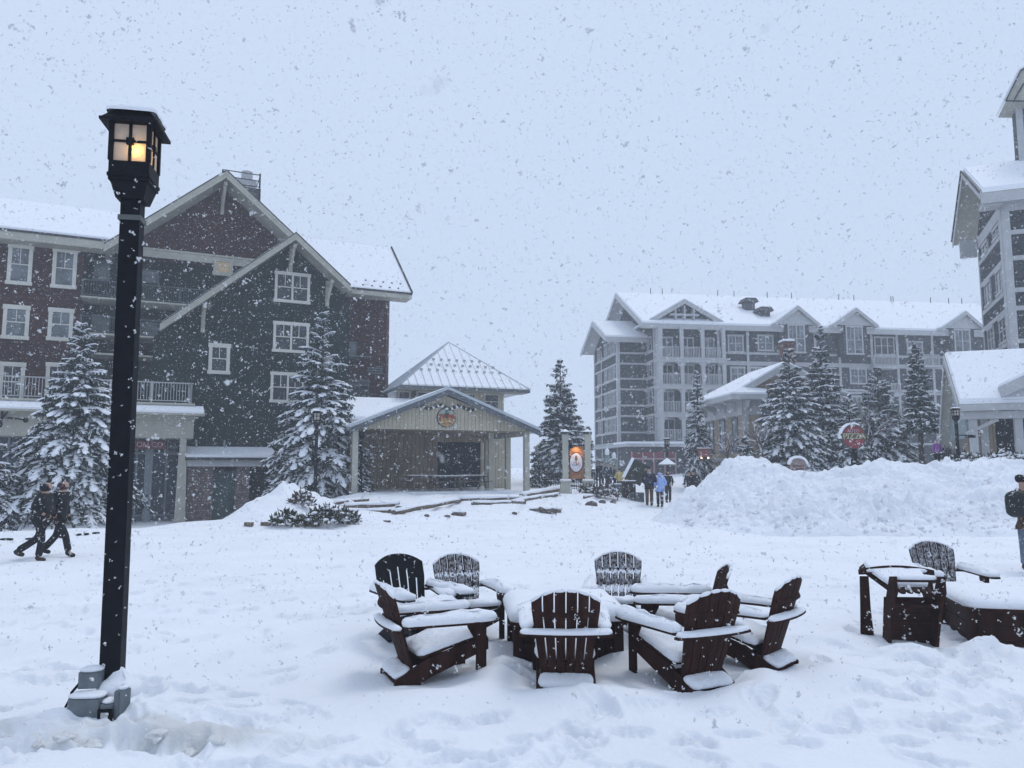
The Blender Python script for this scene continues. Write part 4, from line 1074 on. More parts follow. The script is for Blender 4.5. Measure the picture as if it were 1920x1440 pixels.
# bay of stacked balconies
bb0 = FC.t(1236, -.8); bb1 = tbay; nb = -1.5
b = MB(); cols = [bb0+(bb1-bb0)*i/3 for i in range(4)]
for t in cols: b.box(t-.19, t+.19, nb, nb+.3, 1.5, zE-.3)
b.box(bb0-.10, bb0+.10, nb+.31, -.001, 1.5, zE-.3); b.build('column', GTRIM, C_)
for k, l in enumerate(lev):
    b = MB(); b.box(bb0-.3, bb1+.3, nb-.08, -.001, l-.55, l-.1); b.box(bb0-.36, bb1+.36, nb-.16, nb-.081, l-.22, l-.08); o = b.build('balcony', GTRIM, C_)
    for i in range(3): railing(o, [(cols[i]+.2, nb+.12, l-.1), (cols[i+1]-.2, nb+.12, l-.1)], 1.15, .16, GTRIM, False, pick=.06)
    railing(o, [(bb0, nb+.3, l-.1), (bb0, -.02, l-.1)], 1.15, .16, GTRIM, False, pick=.06)
    if k:
        for i in range(3):   # arched corner brackets
            a_, c_ = cols[i]+.2, cols[i+1]-.2; zt2 = lev[k-1]-.56; bb = MB()
            for (p, s) in ((a_, 1), (c_, -1)):
                arc = [(p+s*(.6-.6*math.cos(q)), zt2-.6+.6*math.sin(q)) for q in np.linspace(0, math.pi/2, 6)]
                bb.xz([(p, zt2)]+arc, nb+.08, nb+.2)
            bb.build_each('arch_bracket', GTRIM, o)
    zt2 = (lev[k-1]-.6) if k else zE-.5
    for i in range(3):
        window(C_, cols[i]+.45, cols[i+1]-.45, l+.0, min(zt2, l+2.3), -.004, 2, GLASS if (i+k) % 2 else GLASSC, .12, GTRIM, False)
for q in ((1364, 628, 1394, 661), (1369, 688, 1397, 715), (1405, 688, 1430, 715), (1365, 740, 1392, 768), (1593, 690, 1625, 720), (1597, 742, 1616, 766), (1536, 690, 1560, 720), (1700, 690, 1725, 720), (1420, 628, 1450, 658), (1700, 640, 1730, 662)):
    winpx(FC, C_, *q, 0, sashes=2, tm=GTRIM, trim=.16, glass=GLASSC)
# dormers
def dormer(ua, va, ul, ur, ve, wl, wt, wr, wb):
    nF = -1.3; ta, za = FC.loc(ua, va, nF-.5); tl, zl = FC.loc(ul, ve, nF-.5); tr = FC.t(ur, nF-.5, ve)
    d = empty('dormer', (0, 0, 0)); d.parent = C_
    b = MB(); b.box(FC.t(wl-5, nF), FC.t(wr+8, nF), nF, 0, FC.zz(wl, wb+3, nF), zl+.02)
    b.xz([(tl+.5, zl), (tr-.5, zl), (ta, za-.35)], nF-.1, 4); b.build('dormer_wall', GREYD if wl > 0 else GTRIM, d)
    MB().xz([(tl+.3, zl+.02), (tr-.3, zl+.02), (ta, za-.3)], nF-.16, nF-.101).build('dormer_pediment', GTRIM, d)
    b = MB(); n_ = nF-.5
    roof_part(d, [[(ta, n_, za), (ta, 5, za), (tl, 5, zl), (tl, n_, zl)], [(ta, n_, za), (tr, n_, zl), (tr, 5, zl), (ta, 5, za)]], .2, 'dormer_roof', GTRIM, .14)
    b.prism([(ta, n_-.05, za), (tl, n_-.05, zl), (tl+.1, n_-.05, zl-.35), (ta, n_-.05, za-.42)], (0, .045, 0)); b.prism([(ta, n_-.05, za), (tr, n_-.05, zl), (tr-.1, n_-.05, zl-.35), (ta, n_-.05, za-.42)], (0, .045, 0)); b.build('dormer_barge', GTRIM, d)
    window(d, FC.t(wl, nF), FC.t(wr, nF), FC.zz(wl, wb, nF), FC.zz(wl, wt, nF), nF-.001, 2, GLASSC, .14, GTRIM)
dormer(1497, 573, 1452, 1539, 606, 1480, 608, 1512, 661)
dormer(1606, 577, 1562, 1648, 608, 1589, 611, 1621, 664)
dormer(1812, 583, 1766, 1850, 614, 1793, 617, 1823, 662)
# broad eyebrow gable over the bay
ta, za = FC.loc(1284, 561, -.6); tl, zl = FC.loc(1218, 600, -.6); tr, zr = FC.loc(1357, 602, -.6); zl = (zl+zr)/2
d = empty('bay_gable', (0, 0, 0)); d.parent = C_
MB().xz([(tl+.8, zl+.1), (tr-.8, zl+.1), (ta, za-.4)], .2, 6).build('gable_wall', GREYD, d)
roof_part(d, [[(ta, -.6, za), (ta, 7, za), (tl, 7, zl), (tl, -.6, zl)], [(ta, -.6, za), (tr, -.6, zl), (tr, 7, zl), (ta, 7, za)]], .2, 'gable_roof', GTRIM, .14)
b = MB(); b.prism([(ta, -.66, za), (tl, -.66, zl), (tl+.3, -.66, zl-.35), (ta, -.66, za-.5)], (0, .05, 0)); b.prism([(ta, -.66, za), (tr, -.66, zl), (tr-.3, -.66, zl-.35), (ta, -.66, za-.5)], (0, .05, 0))
for x in (-1.0, 0, 1.0): b.box(ta+x-.08, ta+x+.08, -.55, .19, zl+.1, za-.9+(.25 if x == 0 else 0))
b.box(ta-1.6, ta+1.6, -.5, .18, zl+.55, zl+.75); b.build('gable_truss', GTRIM, d)
# roof cowls and rods
for (u, v) in ((1403, 573), (1431, 590)):
    n_ = 4.0 if v < 580 else 2.0; t, z = FC.loc(u, v, n_); b = MB(); b.box(t-.55, t+.55, n_-.5, n_+.5, z-1.6, z+.35); b.xz([(t-.9, z+.30), (t+.9, z+.30), (t+.6, z+.75), (t-.6, z+.75)], n_-.8, n_+.8); b.build('roof_cowl', GREY, C_)
b = MB()
for u in (1223, 1245, 1350, 1381, 1444, 1490, 1579, 1608, 1678, 1682, 1753, 1787, 1812): t = FC.t(u, nRc-.3); b.box(t-.03, t+.03, nRc-.33, nRc-.27, zRc-.3, zRc+.75)
b.build('lightning_rods', BLACKM, C_)
# balconies further along
for (u0, u1, v) in ((1637, 1684, 686), (1730, 1762, 684), (1666, 1686, 738)):
    z = FC.zz(u0, v, -1); o = MB().box(FC.t(u0, -1), FC.t(u1, -1), -1.3, -.001, z-.3, z).build('balcony', GTRIM, C_)
    railing(o, [(FC.t(u0, -1)+.1, -1.2, z), (FC.t(u1, -1)-.1, -1.2, z)], 1.1, .16, GTRIM, True, pick=.06)
for (u0, u1) in ((1637, 1684), (1580, 1588)): window(C_, FC.t(u0, 0)+.3, FC.t(u1, 0)-.3, lev[0]+.9, lev[0]+2.9, -.002, 3, GLASS, .12, GTRIM, False)
# left wing, set back
nw = 3.0; tw = FC.t(1158, nw); tw2 = -.02; ew = 15.75; wg = 10.0
MB().box(tw, tw2, nw, nw+.3, 1.2, ew).build('wing_wall', GREYD, C_)
MB().box(tw, tw+.3, nw+.301, nw+wg, 1.2, ew).build('wing_wall', GREYD, C_)
nm_ = nw+wg/2; zrw = FC.find_n(1118, 599, tw-1.6)[1]; zrw = max(zrw, 18.6)
MB().yz([(nw, ew), (nw+wg, ew), (nm_, zrw-.4)], tw-.02, tw+.28).build('wing_gable', GREYD, C_)
roof_part(C_, [[(tw-1.5, nw-.9, ew+.1), (2.0, nw-.9, ew+.1), (2.0, nm_, zrw), (tw-1.5, nm_, zrw)], [(tw-1.5, nm_, zrw), (2, nm_, zrw), (2, nw+wg+.9, ew+.1), (tw-1.5, nw+wg+.9, ew+.1)]], .25, 'wing_roof', GTRIM, .2)
b = MB(); b.box(tw-1.55, -.02, nw-.95, nw-.901, ew-.45, ew+.08); b.box(tw, -.02, nw-.9, nw-.001, ew-.3, ew-.25)
for s in (nw-.9, nw+wg+.9): b.prism([(tw-1.56, s, ew+.1), (tw-1.56, nm_, zrw), (tw-1.56, nm_, zrw-.55), (tw-1.56, s, ew-.45)], (.05, 0, 0))
for l in lev+[1.9]:
    for dz in (-.2, .95): b.box(tw-.06, -.001, nw-.07, nw-.001, l+dz-.1, l+dz+.1); b.box(tw-.07, tw-.001, nw, nw+wg, l+dz-.1, l+dz+.1)
b.box(tw-.1, tw+.25, nw-.1, nw-.071, 1.2, ew-.3); b.box(tw-.1, tw-.071, nw-.07, nw+.3, 1.2, ew-.3)
b.box(tw-.1, tw-.071, nw+wg-3.6, nw+wg-3.3, 1.2, ew-.3); b.box(tw-.11, tw-.02, nw+wg-.3, nw+wg+.02, 1.2, ew-.3); b.build('wing_band', GTRIM, C_)
for l in lev+[1.9]:
    for i, nn in enumerate((.9, 2.5, 4.2, 7.3)):
        if l > 2: window(C_, nw+nn, nw+nn+1.15, l+1.05, l+2.65, 0, 2, (GLASSC, GLASS)[i % 2], .12, GTRIM, False, side=tw)
# cornice and red shop fronts at street level
zc = 4.0
b = MB(); b.box(tw-.8, bb1+1, nb-.8, nw-.5, zc, zc+.3); b.box(tw-.8, tw+.5, nw-.5, nw+wg, zc, zc+.3); co = b.build('cornice', GTRIM, C_)
b = MB(); b.box(tw-.75, bb1+.95, nb-.75, nw-.5, zc+.303, zc+.5); b.build('snow_cover', SNOW, co)
REDF = mat('red_shop_front', (.17, .035, .045), .6, .3, .3, 1.2)
b = MB(); b.box(tw-.3, bb1-.5, nb-.2, nw-.6, 0, zc-.01); b.build('shop_wall', GREYD, C_)
b = MB(); b.box(tw-.2, FC.t(1262, nb-.3), nb-.35, nb-.201, 1.0, 3.5); sf = b.build('shop_front', REDF, C_)
b = MB()
for k in range(9):
    t = tw+.2+k*1.15; b.box(t, t+.75, nb-.37, nb-.351, 1.2, 2.6)
b.build('shop_windows', GLASS, sf)
b = MB()
for k in range(10): t = tw-.1+k*1.15; b.box(t, t+.10, nb-.42, nb-.371, .9, 3.4)
b.box(tw-.2, FC.t(1262, nb-.3), nb-.5, nb-.43, 2.72, 2.85); b.build('shop_mullions', mat('pink_grey_frame', (.36, .30, .32)), sf)

# ------------------------------------------------------------------ building D: tan brick house
FD = Frame(1395, 850, 52, 4)
D_ = FD.root('brick_house', 'small tan brick house with deep snowy eaves and a red brick chimney', 'building')
dB = 8.0; wD = 9.0; zD_ = 6.75
tmD = 2.6+.4; zap = 9.0
MB().box(0, wD, 0, .3, -1, zD_-.5).build('wall', TANBRICK, D_)
MB().box(0, .3, .301, dB, -1, zD_-.5).build('wall', TANBRICK, D_)
MB().box(-.04, wD, -.06, -.001, zD_-1.3, zD_-.32).build('frieze', GTRIM, D_); MB().box(-.06, -.001, -.06, dB, zD_-1.3, zD_-.32).build('frieze', GTRIM, D_)
MB().box(-.05, .35, -.09, -.061, 1.0, zD_-1.3).build('corner_board', GTRIM, D_)
MB().box(-.09, -.061, dB-.4, dB, 1.0, zD_-1.3).build('corner_board', GTRIM, D_)
e = 1.1; wR = 2*tmD
ridge0 = (tmD, -.5, zap); ridge1 = (tmD, 6.2, zap)
cs = [(-e, -e, zD_), (wR+e, -e, zD_), (wR+e, dB+e, zD_), (-e, dB+e, zD_)]
b = MB(); sn = MB()
front = (-.2, -.5, zD_+.45); frR = (wR+.2, -.5, zD_+.45)
for B_, dz in ((b, 0), (sn, .14)):
    q = lambda p: (p[0], p[1], p[2]+dz)
    k = 1 if dz == 0 else .98
    B_.prism([q(cs[0]), q(front), q(ridge0), q(ridge1), q(cs[3])], (0, 0, -.13 if dz else -.12))
    B_.prism([q(cs[1]), q(cs[2]), q(ridge1), q(ridge0), q(frR)], (0, 0, -.13 if dz else -.12))
    B_.prism([q(cs[3]), q(ridge1), q(cs[2])], (0, 0, -.13 if dz else -.12))
    B_.prism([q(cs[0]), q((1.3, -e, zD_)), q((1.5, -.5, zD_+.3)), q(front)], (0, 0, -.13 if dz else -.12))
rf = b.build('roof', GTRIM, D_); sn.build('snow_cover', SNOW, rf)
b = MB(); b.box(-e-.04, 1.3, -e-.05, -e-.001, zD_-.32, zD_+.02); b.box(-e-.05, -e-.001, -e, dB+e, zD_-.32, zD_+.02); b.box(-e, 1.3, -e, -.061, zD_-.34, zD_-.321); b.box(-e, -.061, -.06, dB, zD_-.34, zD_-.321)
for (p, s) in ((front, 1), (frR, 1)): b.prism([(p[0], -.56, p[2]-.02), (tmD, -.56, zap-.02), (tmD, -.56, zap-.42), (p[0], -.56, p[2]-.42)], (0, .05, 0))
b.build('eave_board', GTRIM, D_)
MB().xz([(.0, zD_-.1), (wR, zD_-.1), (tmD, zap-.3)], -.02, .25).build('gable_wall', TANBRICK, D_)
b = MB()
for n_ in (1.0, 3.2, 5.4, 7.4):
    b.prism([(-.08, n_, zD_-.35), (-e+.1, n_, zD_-.36), (-.08, n_, zD_-1.0)], (0, .16, 0))
for t_ in (.1, ): b.prism([(t_, -.08, zD_-.35), (t_, -e+.1, zD_-.36), (t_, -.08, zD_-1.0)], (.16, 0, 0))
b.build_each('bracket', GTRIM, D_)
for n_ in (1.5, 4.0, 6.5): window(D_, n_-.55, n_+.55, 3.0, 5.35, 0, 1, GLASSC, .1, mat('slate_frame', (.10, .13, .16)), False, side=0.0)
winpx(FD, D_, 1427, 772, 1462, 815, 0, sashes=1, tm=mat('slate_frame2', (.12, .14, .17)), trim=.16)
b = MB(); z_ = 2.35; b.box(-.25, wD, -.3, -.001, z_, z_+.22); b.box(-.3, -.001, -.3, dB, z_, z_+.22); be = b.build('belt_course', GTRIM, D_)
b = MB(); b.box(-1.0, wD, -1.0, -.301, 1.25, 1.45); b.box(-1.0, -.301, -1.0, dB+1, 1.25, 1.45); aw = b.build('awning', GTRIM, D_)
b = MB(); b.box(-.98, wD, -.98, -.301, 1.453, 1.6); b.box(-.98, -.301, -.98, dB+1, 1.453, 1.6); b.build('snow_cover', SNOW, aw)
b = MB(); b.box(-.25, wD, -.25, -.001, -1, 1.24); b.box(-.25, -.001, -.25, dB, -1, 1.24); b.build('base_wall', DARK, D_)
tch, zch = FD.loc(1476, 641, 1.5)
b = MB(); b.box(tch-.38, tch+.38, 1.2, 2.0, 7, zch); b.box(tch-.46, tch+.46, 1.12, 2.08, zch-.25, zch-.1); ch = b.build('chimney', REDBRICK, D_)
b = MB(); add_snow(b, rect(tch-.45, tch+.45, 1.12, 2.08), .16, Matrix.Translation((0, 0, zch)), 3, step=.12); b.build('snow_cover', SNOW, ch, True)
# lit lantern sign beside its left wall
p = FD.world(-1.7, 3.2)
def small_lantern_sign(loc):
    r = empty('lantern_sign', loc, 0, 'small red sign board with two warm lamps under it by the brick house wall', 'sign')
    MB().box(-.42, .42, -.05, .05, 2.45, 3.05).build('board', mat('red_sign_board', (.28, .10, .09)), r)
    MB().box(-.04, .04, -.03, .03, -.2, 2.449).build('pole', BLACKM, r)
    EM = bpy.data.materials.new('warm_lamp'); EM.use_nodes = True; pb = EM.node_tree.nodes['Principled BSDF']; pb.inputs['Emission Color'].default_value = (1, .72, .42, 1); pb.inputs['Emission Strength'].default_value = 2.2
    for x in (-.24, .24):
        b = MB(); b.ball((x, -.16, 2.38), .07, 0, 10, 8); b.build('lamp', EM, r, True)
    MB().box(-.5, .5, -.12, .12, 3.051, 3.12).build('snow_cover', SNOW, r)
small_lantern_sign((p.x, p.y, .2))

# ------------------------------------------------------------------ building E: near tower block on the right
FE = Frame(1893, 600, 43, -22)
E_ = FE.root('right_lodge', 'tall grey shingled lodge at the right edge with white trim and steep snowy gables', 'building')
dE = 7.4; wE = 14.0; zeE = 17.3
MB().box(0, wE, 0, .3, -1, zeE).build('wall', GREYD, E_)
MB().box(0, .3, .301, dE, -1, zeE).build('wall', GREYD, E_)
pr = [(15.28, 13.77), (11.92, 10.87), (8.99, 7.96)]
b = MB()
for a_, c_ in pr+[(6.1, 5.2)]:
    for z in (a_, c_): b.box(.3, wE, -.06, -.001, z-.13, z+.13); b.box(-.07, -.001, .12, dE, z-.13, z+.13)
b.box(.3, wE, -.06, -.001, zeE-.75, zeE); b.box(-.08, -.001, .0, dE, zeE-1.0, zeE-.3); b.build('band', GTRIM, E_)
b = MB(); b.box(-.10, .34, -.12, -.061, -.5, zeE); b.box(-.14, -.071, -.12, .36, -.5, zeE); b.box(-.06, .02, dE-.2, dE+.03, -.5, zeE-1.2); b.build('corner_board', GTRIM, E_)
for hi, lo in ((zeE-1.0, 15.3), (13.75, 11.95), (10.85, 9.0), (7.9, 6.1)):
    for i, nn in enumerate((.7, 4.2)):
        window(E_, nn, nn+1.9, lo+.15, hi-.15, 0, 2, (GLASS, GLASSC)[(i+int(hi)) % 2], .13, GTRIM, False, side=0.0)
    for tt in (3.0, 7.0, 11.0): window(E_, tt, tt+1.9, lo+.15, hi-.15, 0, 2, GLASS, .13, GTRIM)
to_ = FE.loc(1840, 362, -1)[0]; nRe, zRe = FE.find_n(1805, 322, to_); nRe = max(nRe, 3.6)
nBe = 2*nRe+1
roof_part(E_, [[(to_, -1, zeE+.2), (wE, -1, zeE+.2), (wE, nRe, zRe), (to_, nRe, zRe)], [(to_, nRe, zRe), (wE, nRe, zRe), (wE, nBe, zeE+.2), (to_, nBe, zeE+.2)]], .25, 'roof', SOFFIT, .3)
MB().yz([(0, zeE), (dE, zeE), (nRe, zRe-.35)], -.01, .27).build('gable_wall', GREYD, E_)
b = MB()
for s in (-1, nBe): b.prism([(to_-.06, s, zeE+.2), (to_-.06, nRe, zRe), (to_-.06, nRe, zRe-.42), (to_-.06, s, zeE-.22)], (.05, 0, 0))
b.box(to_-.05, wE, -1.06, -1.001, zeE-.45, zeE+.15); b.box(to_, wE, -1, -.001, zeE-.32, zeE-.28); b.box(to_+.05, -.141, -.9, .2, zeE-.55, zeE-.281)
b.box(to_+.05, -.12, dE-.2, dE+.1, zeE-1.5, zeE-.35); b.build('eave_board', GTRIM, E_)
b = MB(); b.bar((to_-.1, -1, zeE+.25), (to_-.1, nRe, zRe+.05), .08, .08); b.bar((to_-.1, nRe, zRe+.05), (to_-.1, nBe, zeE+.25), .08, .08); b.build('roof_edge', ROOFD, E_)
# upper volume
nU = 4.0; tU = FE.loc(1909, 250, nU)[0]; zU = FE.zz(1905, 190, nU)
MB().box(tU, wE, nU, nU+1.2, 15, zU+.5).build('upper_wall', GREY, E_)
MB().box(tU-.06, tU+.3, nU-.06, nU-.001, 15, zU).build('upper_corner_board', GTRIM, E_)
tUo, zUl = FE.loc(1886, 190, nU-1); zUa = FE.zz(1906, 134, nU-1)
b = MB(); b.xz([(tUo, zUl), (tUo+.9, zUa), (tUo+3.5, zUa+1.2), (wE, zUa+1.2), (wE, zUl-1.2), (tUo+3, zUl-.6)], nU-1, nU+1.4); uf = b.build('upper_gable', SOFFIT, E_)
b = MB(); b.bar((tUo-.02, nU-1.06, zUl), (tUo+.88, nU-1.06, zUa), .06, .08); b.bar((tUo+.88, nU-1.06, zUa), (tUo+3.5, nU-1.06, zUa+1.2), .06, .08)
b.bar((tUo+.35, nU-1.04, zUl-.15), (tUo+1.25, nU-1.04, zUa-.4), .05, .09); b.bar((tUo, nU-1.06, zUl), (tUo+3, nU-1.06, zUl-.6), .06, .08); b.build('upper_gable_edge', ROOFD, uf)
b = MB(); b.xz([(tUo-.05, zUl+.05), (tUo+.9, zUa+.03), (tUo+3.5, zUa+1.23), (tUo+3.5, zUa+1.4), (tUo+.8, zUa+.18), (tUo-.12, zUl+.15)], nU-.95, nU+1.35); b.build('snow_cover', SNOW, uf)
# ------------------------------------------------------------------ entrance canopy F
FF = Frame(1800, 840, 34, -22)
F_ = FF.root('entrance_canopy', 'steep snow-roofed entrance canopy on white posts before the right-hand lodge', 'canopy')
t0, zf0 = FF.loc(1798, 759, -.6); t1 = FF.loc(1916, 757, -.6)[0]+1.2
nRf, zRf = FF.find_n(1770, 667, t0); zRf2 = zRf
nBf = 2*nRf+.6
roof_part(F_, [[(t0, -.6, zf0), (t1, -.6, zf0), (t1, nRf, zRf), (t0, nRf, zRf)], [(t0, nRf, zRf), (t1, nRf, zRf), (t1, nBf, zf0-1.5), (t0, nBf, zf0-1.5)]], .22, 'roof', SOFFIT, .22)
b = MB()
b.prism([(t0-.05, -.6, zf0+.02), (t0-.05, nRf, zRf), (t0-.05, nRf, zRf-.4), (t0-.05, -.6, zf0-.35)], (.045, 0, 0)); b.prism([(t0-.05, nBf, zf0-1.48), (t0-.05, nRf, zRf), (t0-.05, nRf, zRf-.4), (t0-.05, nBf, zf0-1.85)], (.045, 0, 0))
b.box(t0, t1, -.65, -.601, zf0-.28, zf0); b.box(t0+.1, t1, -.4, 0.0, zf0-.62, zf0-.29); b.build('eave_beam', GTRIM, F_)
MB().yz([(0.2, zf0-1.4), (nBf-.4, zf0-1.4), (nRf, zRf-.4)], t0+.4, t0+.5).build('gable_panel', mat('blue_grey_panel', (.26, .32, .34), .6, .3, .1, 2), F_)
for (u, n_) in ((1826, -.1), (1911, -.1), (1812, nBf-.6)):
    t = FF.loc(u, 820, n_)[0]; MB().box(t-.15, t+.15, n_-.12, n_+.18, -.5, zf0-.52).build('post', GTRIM, F_)
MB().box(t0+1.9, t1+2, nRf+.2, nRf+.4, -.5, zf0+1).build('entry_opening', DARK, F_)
MB().box(t0+.6, t0+1.9, nRf-.1, nRf+.1, -.5, zf0-.6).build('side_wall', TANB, F_)
MB().box(t0+1.0, t0+1.25, .6, .9, -.5, zf0-.6).build('post', GTRIM, F_)
b = MB(); b.bar((t0+.25, -.2, zf0-1.25), (t0+1.5, -.2, zf0-.65), .12, .14); b.build('brace', GTRIM, F_)
# little eave of the lodge reaching in at the right edge
t2, z2 = FF.loc(1885, 720, -1.5)
roof_part(F_, [[(t2, -1.5, z2), (t2+4, -1.5, z2+2.0), (t2+4, 0.5, z2+2.0), (t2, .5, z2)]], .5, 'side_eave', GTRIM, .12)
# ------------------------------------------------------------------ conifers
def conifer(name, x, y, H, Rb, label, cat='tree', z=None, seed=0, nb=330, snow=0.55, lean=(0, 0), bare=0.06, q=0.0, dens=1.0, snows=1.0, droop=0.5, leafs=1.0, group='snow-laden spruces round the square'):
    rnd = np.random.RandomState(seed); z0 = gz(x, y)-0.1 if z is None else z
    root = empty(name, (x, y, z0), rnd.uniform(0, 6), label, cat, group)
    MB().tube([(0, 0, 0), (0, 0, H*.35), (0, 0, H*.7), (0, 0, H*.985)], [H*.016+.04, H*.012+.03, H*.007+.02, .01], 9).build('trunk', BARK, root, True)
    V, Fc, VS, FS = [], [], [], []
    up = np.array([0, 0, 1.0])
    def quad(L, P, a, b_): 
        k = len(V); V.extend([P-b_, P+a*.45-b_*1.0, P+a, P+a*.5+b_]); Fc.append((k, k+1, k+2, k+3))
    def lump(P, ax, rx, ry, rz):
        k = len(VS); side = np.cross(up, ax); side /= (np.linalg.norm(side)+1e-6)
        n = 7; j = rnd.uniform(.75, 1.25, (n, 2))
        VS.append(P+up*rz)
        for i in range(n):
            t = 6.283*i/n; VS.append(P+(ax*math.cos(t)*rx+side*math.sin(t)*ry)*j[i, 0]+up*rz*.45)
        for i in range(n):
            t = 6.283*i/n; VS.append(P+(ax*math.cos(t)*rx*1.08+side*math.sin(t)*ry*1.08)*j[i, 1]-up*rz*.5)
        for i in range(n):
            m = (i+1) % n; FS.append((k, k+1+i, k+1+m, k)); FS.append((k+1+i, k+1+n+i, k+1+n+m, k+1+m))
    for ib in range(int(nb)):
        h = bare+(1-bare)*(1-math.sqrt(rnd.uniform(0.0004, 1)))*0.985 if ib > 8 else rnd.uniform(.9, .985)
        whorl = round(h*26)/26; h = h*.45+whorl*.55
        prof = (1-h)**0.82*(0.86+0.28*rnd.rand())*(1.0 if h > .12 else .78+h*1.8)
        phi = rnd.uniform(0, 6.283); prof *= .80+.55*(.5+float(vnoise(np.array(phi*1.1+seed*3), np.array(h*7.0+seed), 11))); L = max(.12, Rb*prof)
        dirv = np.array([math.cos(phi), math.sin(phi), 0]); side = np.array([-dirv[1], dirv[0], 0])
        P0 = np.array([0, 0, h*H]); upk = .12+.55*h; dr = droop*(1-h*.6)
        pos = lambda s: P0+dirv*L*s*(1-.08*s)+up*L*(upk*s-dr*s*s)
        nt_ = max(4, int(L*7.5*dens))
        for it in range(nt_):
            s = (it+rnd.uniform(.2, .9))/nt_; s = .12+.88*s; P = pos(s)
            for sg in (-1, 1):
                tl = (.34*L*(1-s)+.16+.05*L)*rnd.uniform(.6, 1.1)*leafs
                d = dirv*rnd.uniform(.5, .95)+side*sg*rnd.uniform(.4, .9)+up*rnd.uniform(-.75, .05); d /= np.linalg.norm(d)
                w_ = np.cross(d, up*rnd.uniform(.3, 1)+side*rnd.normal(0, .6)); w_ /= np.linalg.norm(w_)
                wd = (.045+.10*tl)*rnd.uniform(.6, 1.2)
                for c in range(2):
                    k = len(V); o = P+d*tl*c*.45; dd_ = d+up*(-.18*c)
                    V.extend([o, o+dd_*tl*.3+w_*wd, o+dd_*tl*.62, o+dd_*tl*.3-w_*wd]); Fc.append((k, k+1, k+2, k+3))
                # hanging sprigs
                k = len(V); o = P+d*tl*rnd.uniform(.1, .7); hd_ = (d*.4-up*.9); ww = np.cross(hd_, dirv+side*rnd.normal(0, 1)); ww /= np.linalg.norm(ww)+1e-6
                hl = tl*rnd.uniform(.3, .55)+.04; V.extend([o-ww*wd*.5, o+ww*wd*.5, o+hd_*hl+ww*wd*.3, o+hd_*hl-ww*wd*.3]); Fc.append((k, k+1, k+2, k+3))
                for q_ in range(2):
                    if rnd.rand() < snow*.55:
                        rx = tl*rnd.uniform(.14, .34)*snows; lump(P+d*tl*rnd.uniform(.15, .8)+up*.02+w_*rnd.uniform(-.5, .5)*wd, d+up*rnd.uniform(-.3, .1), rx, rx*rnd.uniform(.25, .5), rx*rnd.uniform(.12, .24)+.008)
            if rnd.rand() < snow:
                rx = (.06+.034*L)*rnd.uniform(.4, 1.5)*snows; ax = pos(min(1, s+.05))-pos(s-.05); ax /= np.linalg.norm(ax)+1e-6
                lump(P+up*.03, ax, rx*1.5, rx*.75, rx*.33)
    crown = link('crown', np_mesh('crown', np.array(V), Fc, NEEDLE), root)
    FS = [f if f[3] != f[0] else (f[0], f[1], f[2], f[2]) for f in FS]
    me = bpy.data.meshes.new('snow_cover'); me.from_pydata([tuple(v) for v in VS], [], [f if f[2] != f[3] else f[:3] for f in FS]); me.materials.append(SNOW)
    me.polygons.foreach_set('use_smooth', [True]*len(me.polygons)); me.update(); link('snow_cover', me, crown)
    return root
def tree_px(ub, vb, vt, Y, width_px, label, **k):
    width_px *= .9
    P = at(ub, vb, Y); T = at(ub, vt, Y)
    return conifer(k.pop('name', 'spruce_tree'), P.x, Y, T.z-P.z, width_px/2/FPX*Y, label, z=P.z, **k)
tree_px(133, 962, 598, 33.5, 250, 'snow-covered spruce standing before the shop front just left of the lamp post', seed=1, nb=420, snow=0.74, droop=.62, snows=1.1)
tree_px(-28, 975, 800, 31, 140, 'spruce cut off by the left edge of the photo', seed=2, nb=190, snow=0.74, snows=1.1)
tree_px(597, 948, 578, 39.5, 222, 'tall snowy spruce behind the middle lamp post, before the green gable', seed=3, nb=430, snow=0.74, droop=.6, snows=1.1)
tree_px(1052, 925, 668, 55, 146, 'pointed spruce behind the lit hanging sign', seed=4, nb=380, snow=0.57, droop=.45)
tree_px(1488, 905, 648, 47, 180, 'broad spruce just right of the brick house', seed=5, nb=380, snow=0.72, droop=.55)
tree_px(1549, 900, 610, 49, 138, 'tall narrow spruce left of the round red sign', seed=6, nb=330, snow=0.67, droop=.55)
tree_px(1655, 905, 684, 50, 155, 'spruce between the round red sign and the dark slender spruce', seed=7, nb=300, snow=0.62)
tree_px(1731, 900, 640, 44, 104, 'dark slender spruce on a bare black trunk left of the entrance canopy', seed=8, nb=260, snow=.42, bare=.36)
tree_px(1312, 905, 690, 56, 70, 'thin drooping spruce left of the brick house', seed=9, nb=190, snow=0.72, droop=.8)
tree_px(1598, 905, 740, 46, 110, 'low spruce right behind the round red sign', seed=10, nb=200, snow=0.62)
tree_px(1772, 905, 800, 40, 60, 'small bushy spruce before the canopy gable', seed=12, nb=120, snow=.4)
tree_px(1010, 925, 850, 50, 52, 'dark rounded young fir left of the lit sign posts', seed=13, nb=130, snow=.2, name='fir_tree', droop=.2)
tree_px(1104, 925, 800, 60, 46, 'small spruce right of the lit hanging sign', seed=14, nb=120, snow=0.62)
tree_px(1400, 905, 820, 45, 70, 'low snowy spruce below the brick house windows', seed=15, nb=140, snow=0.62)
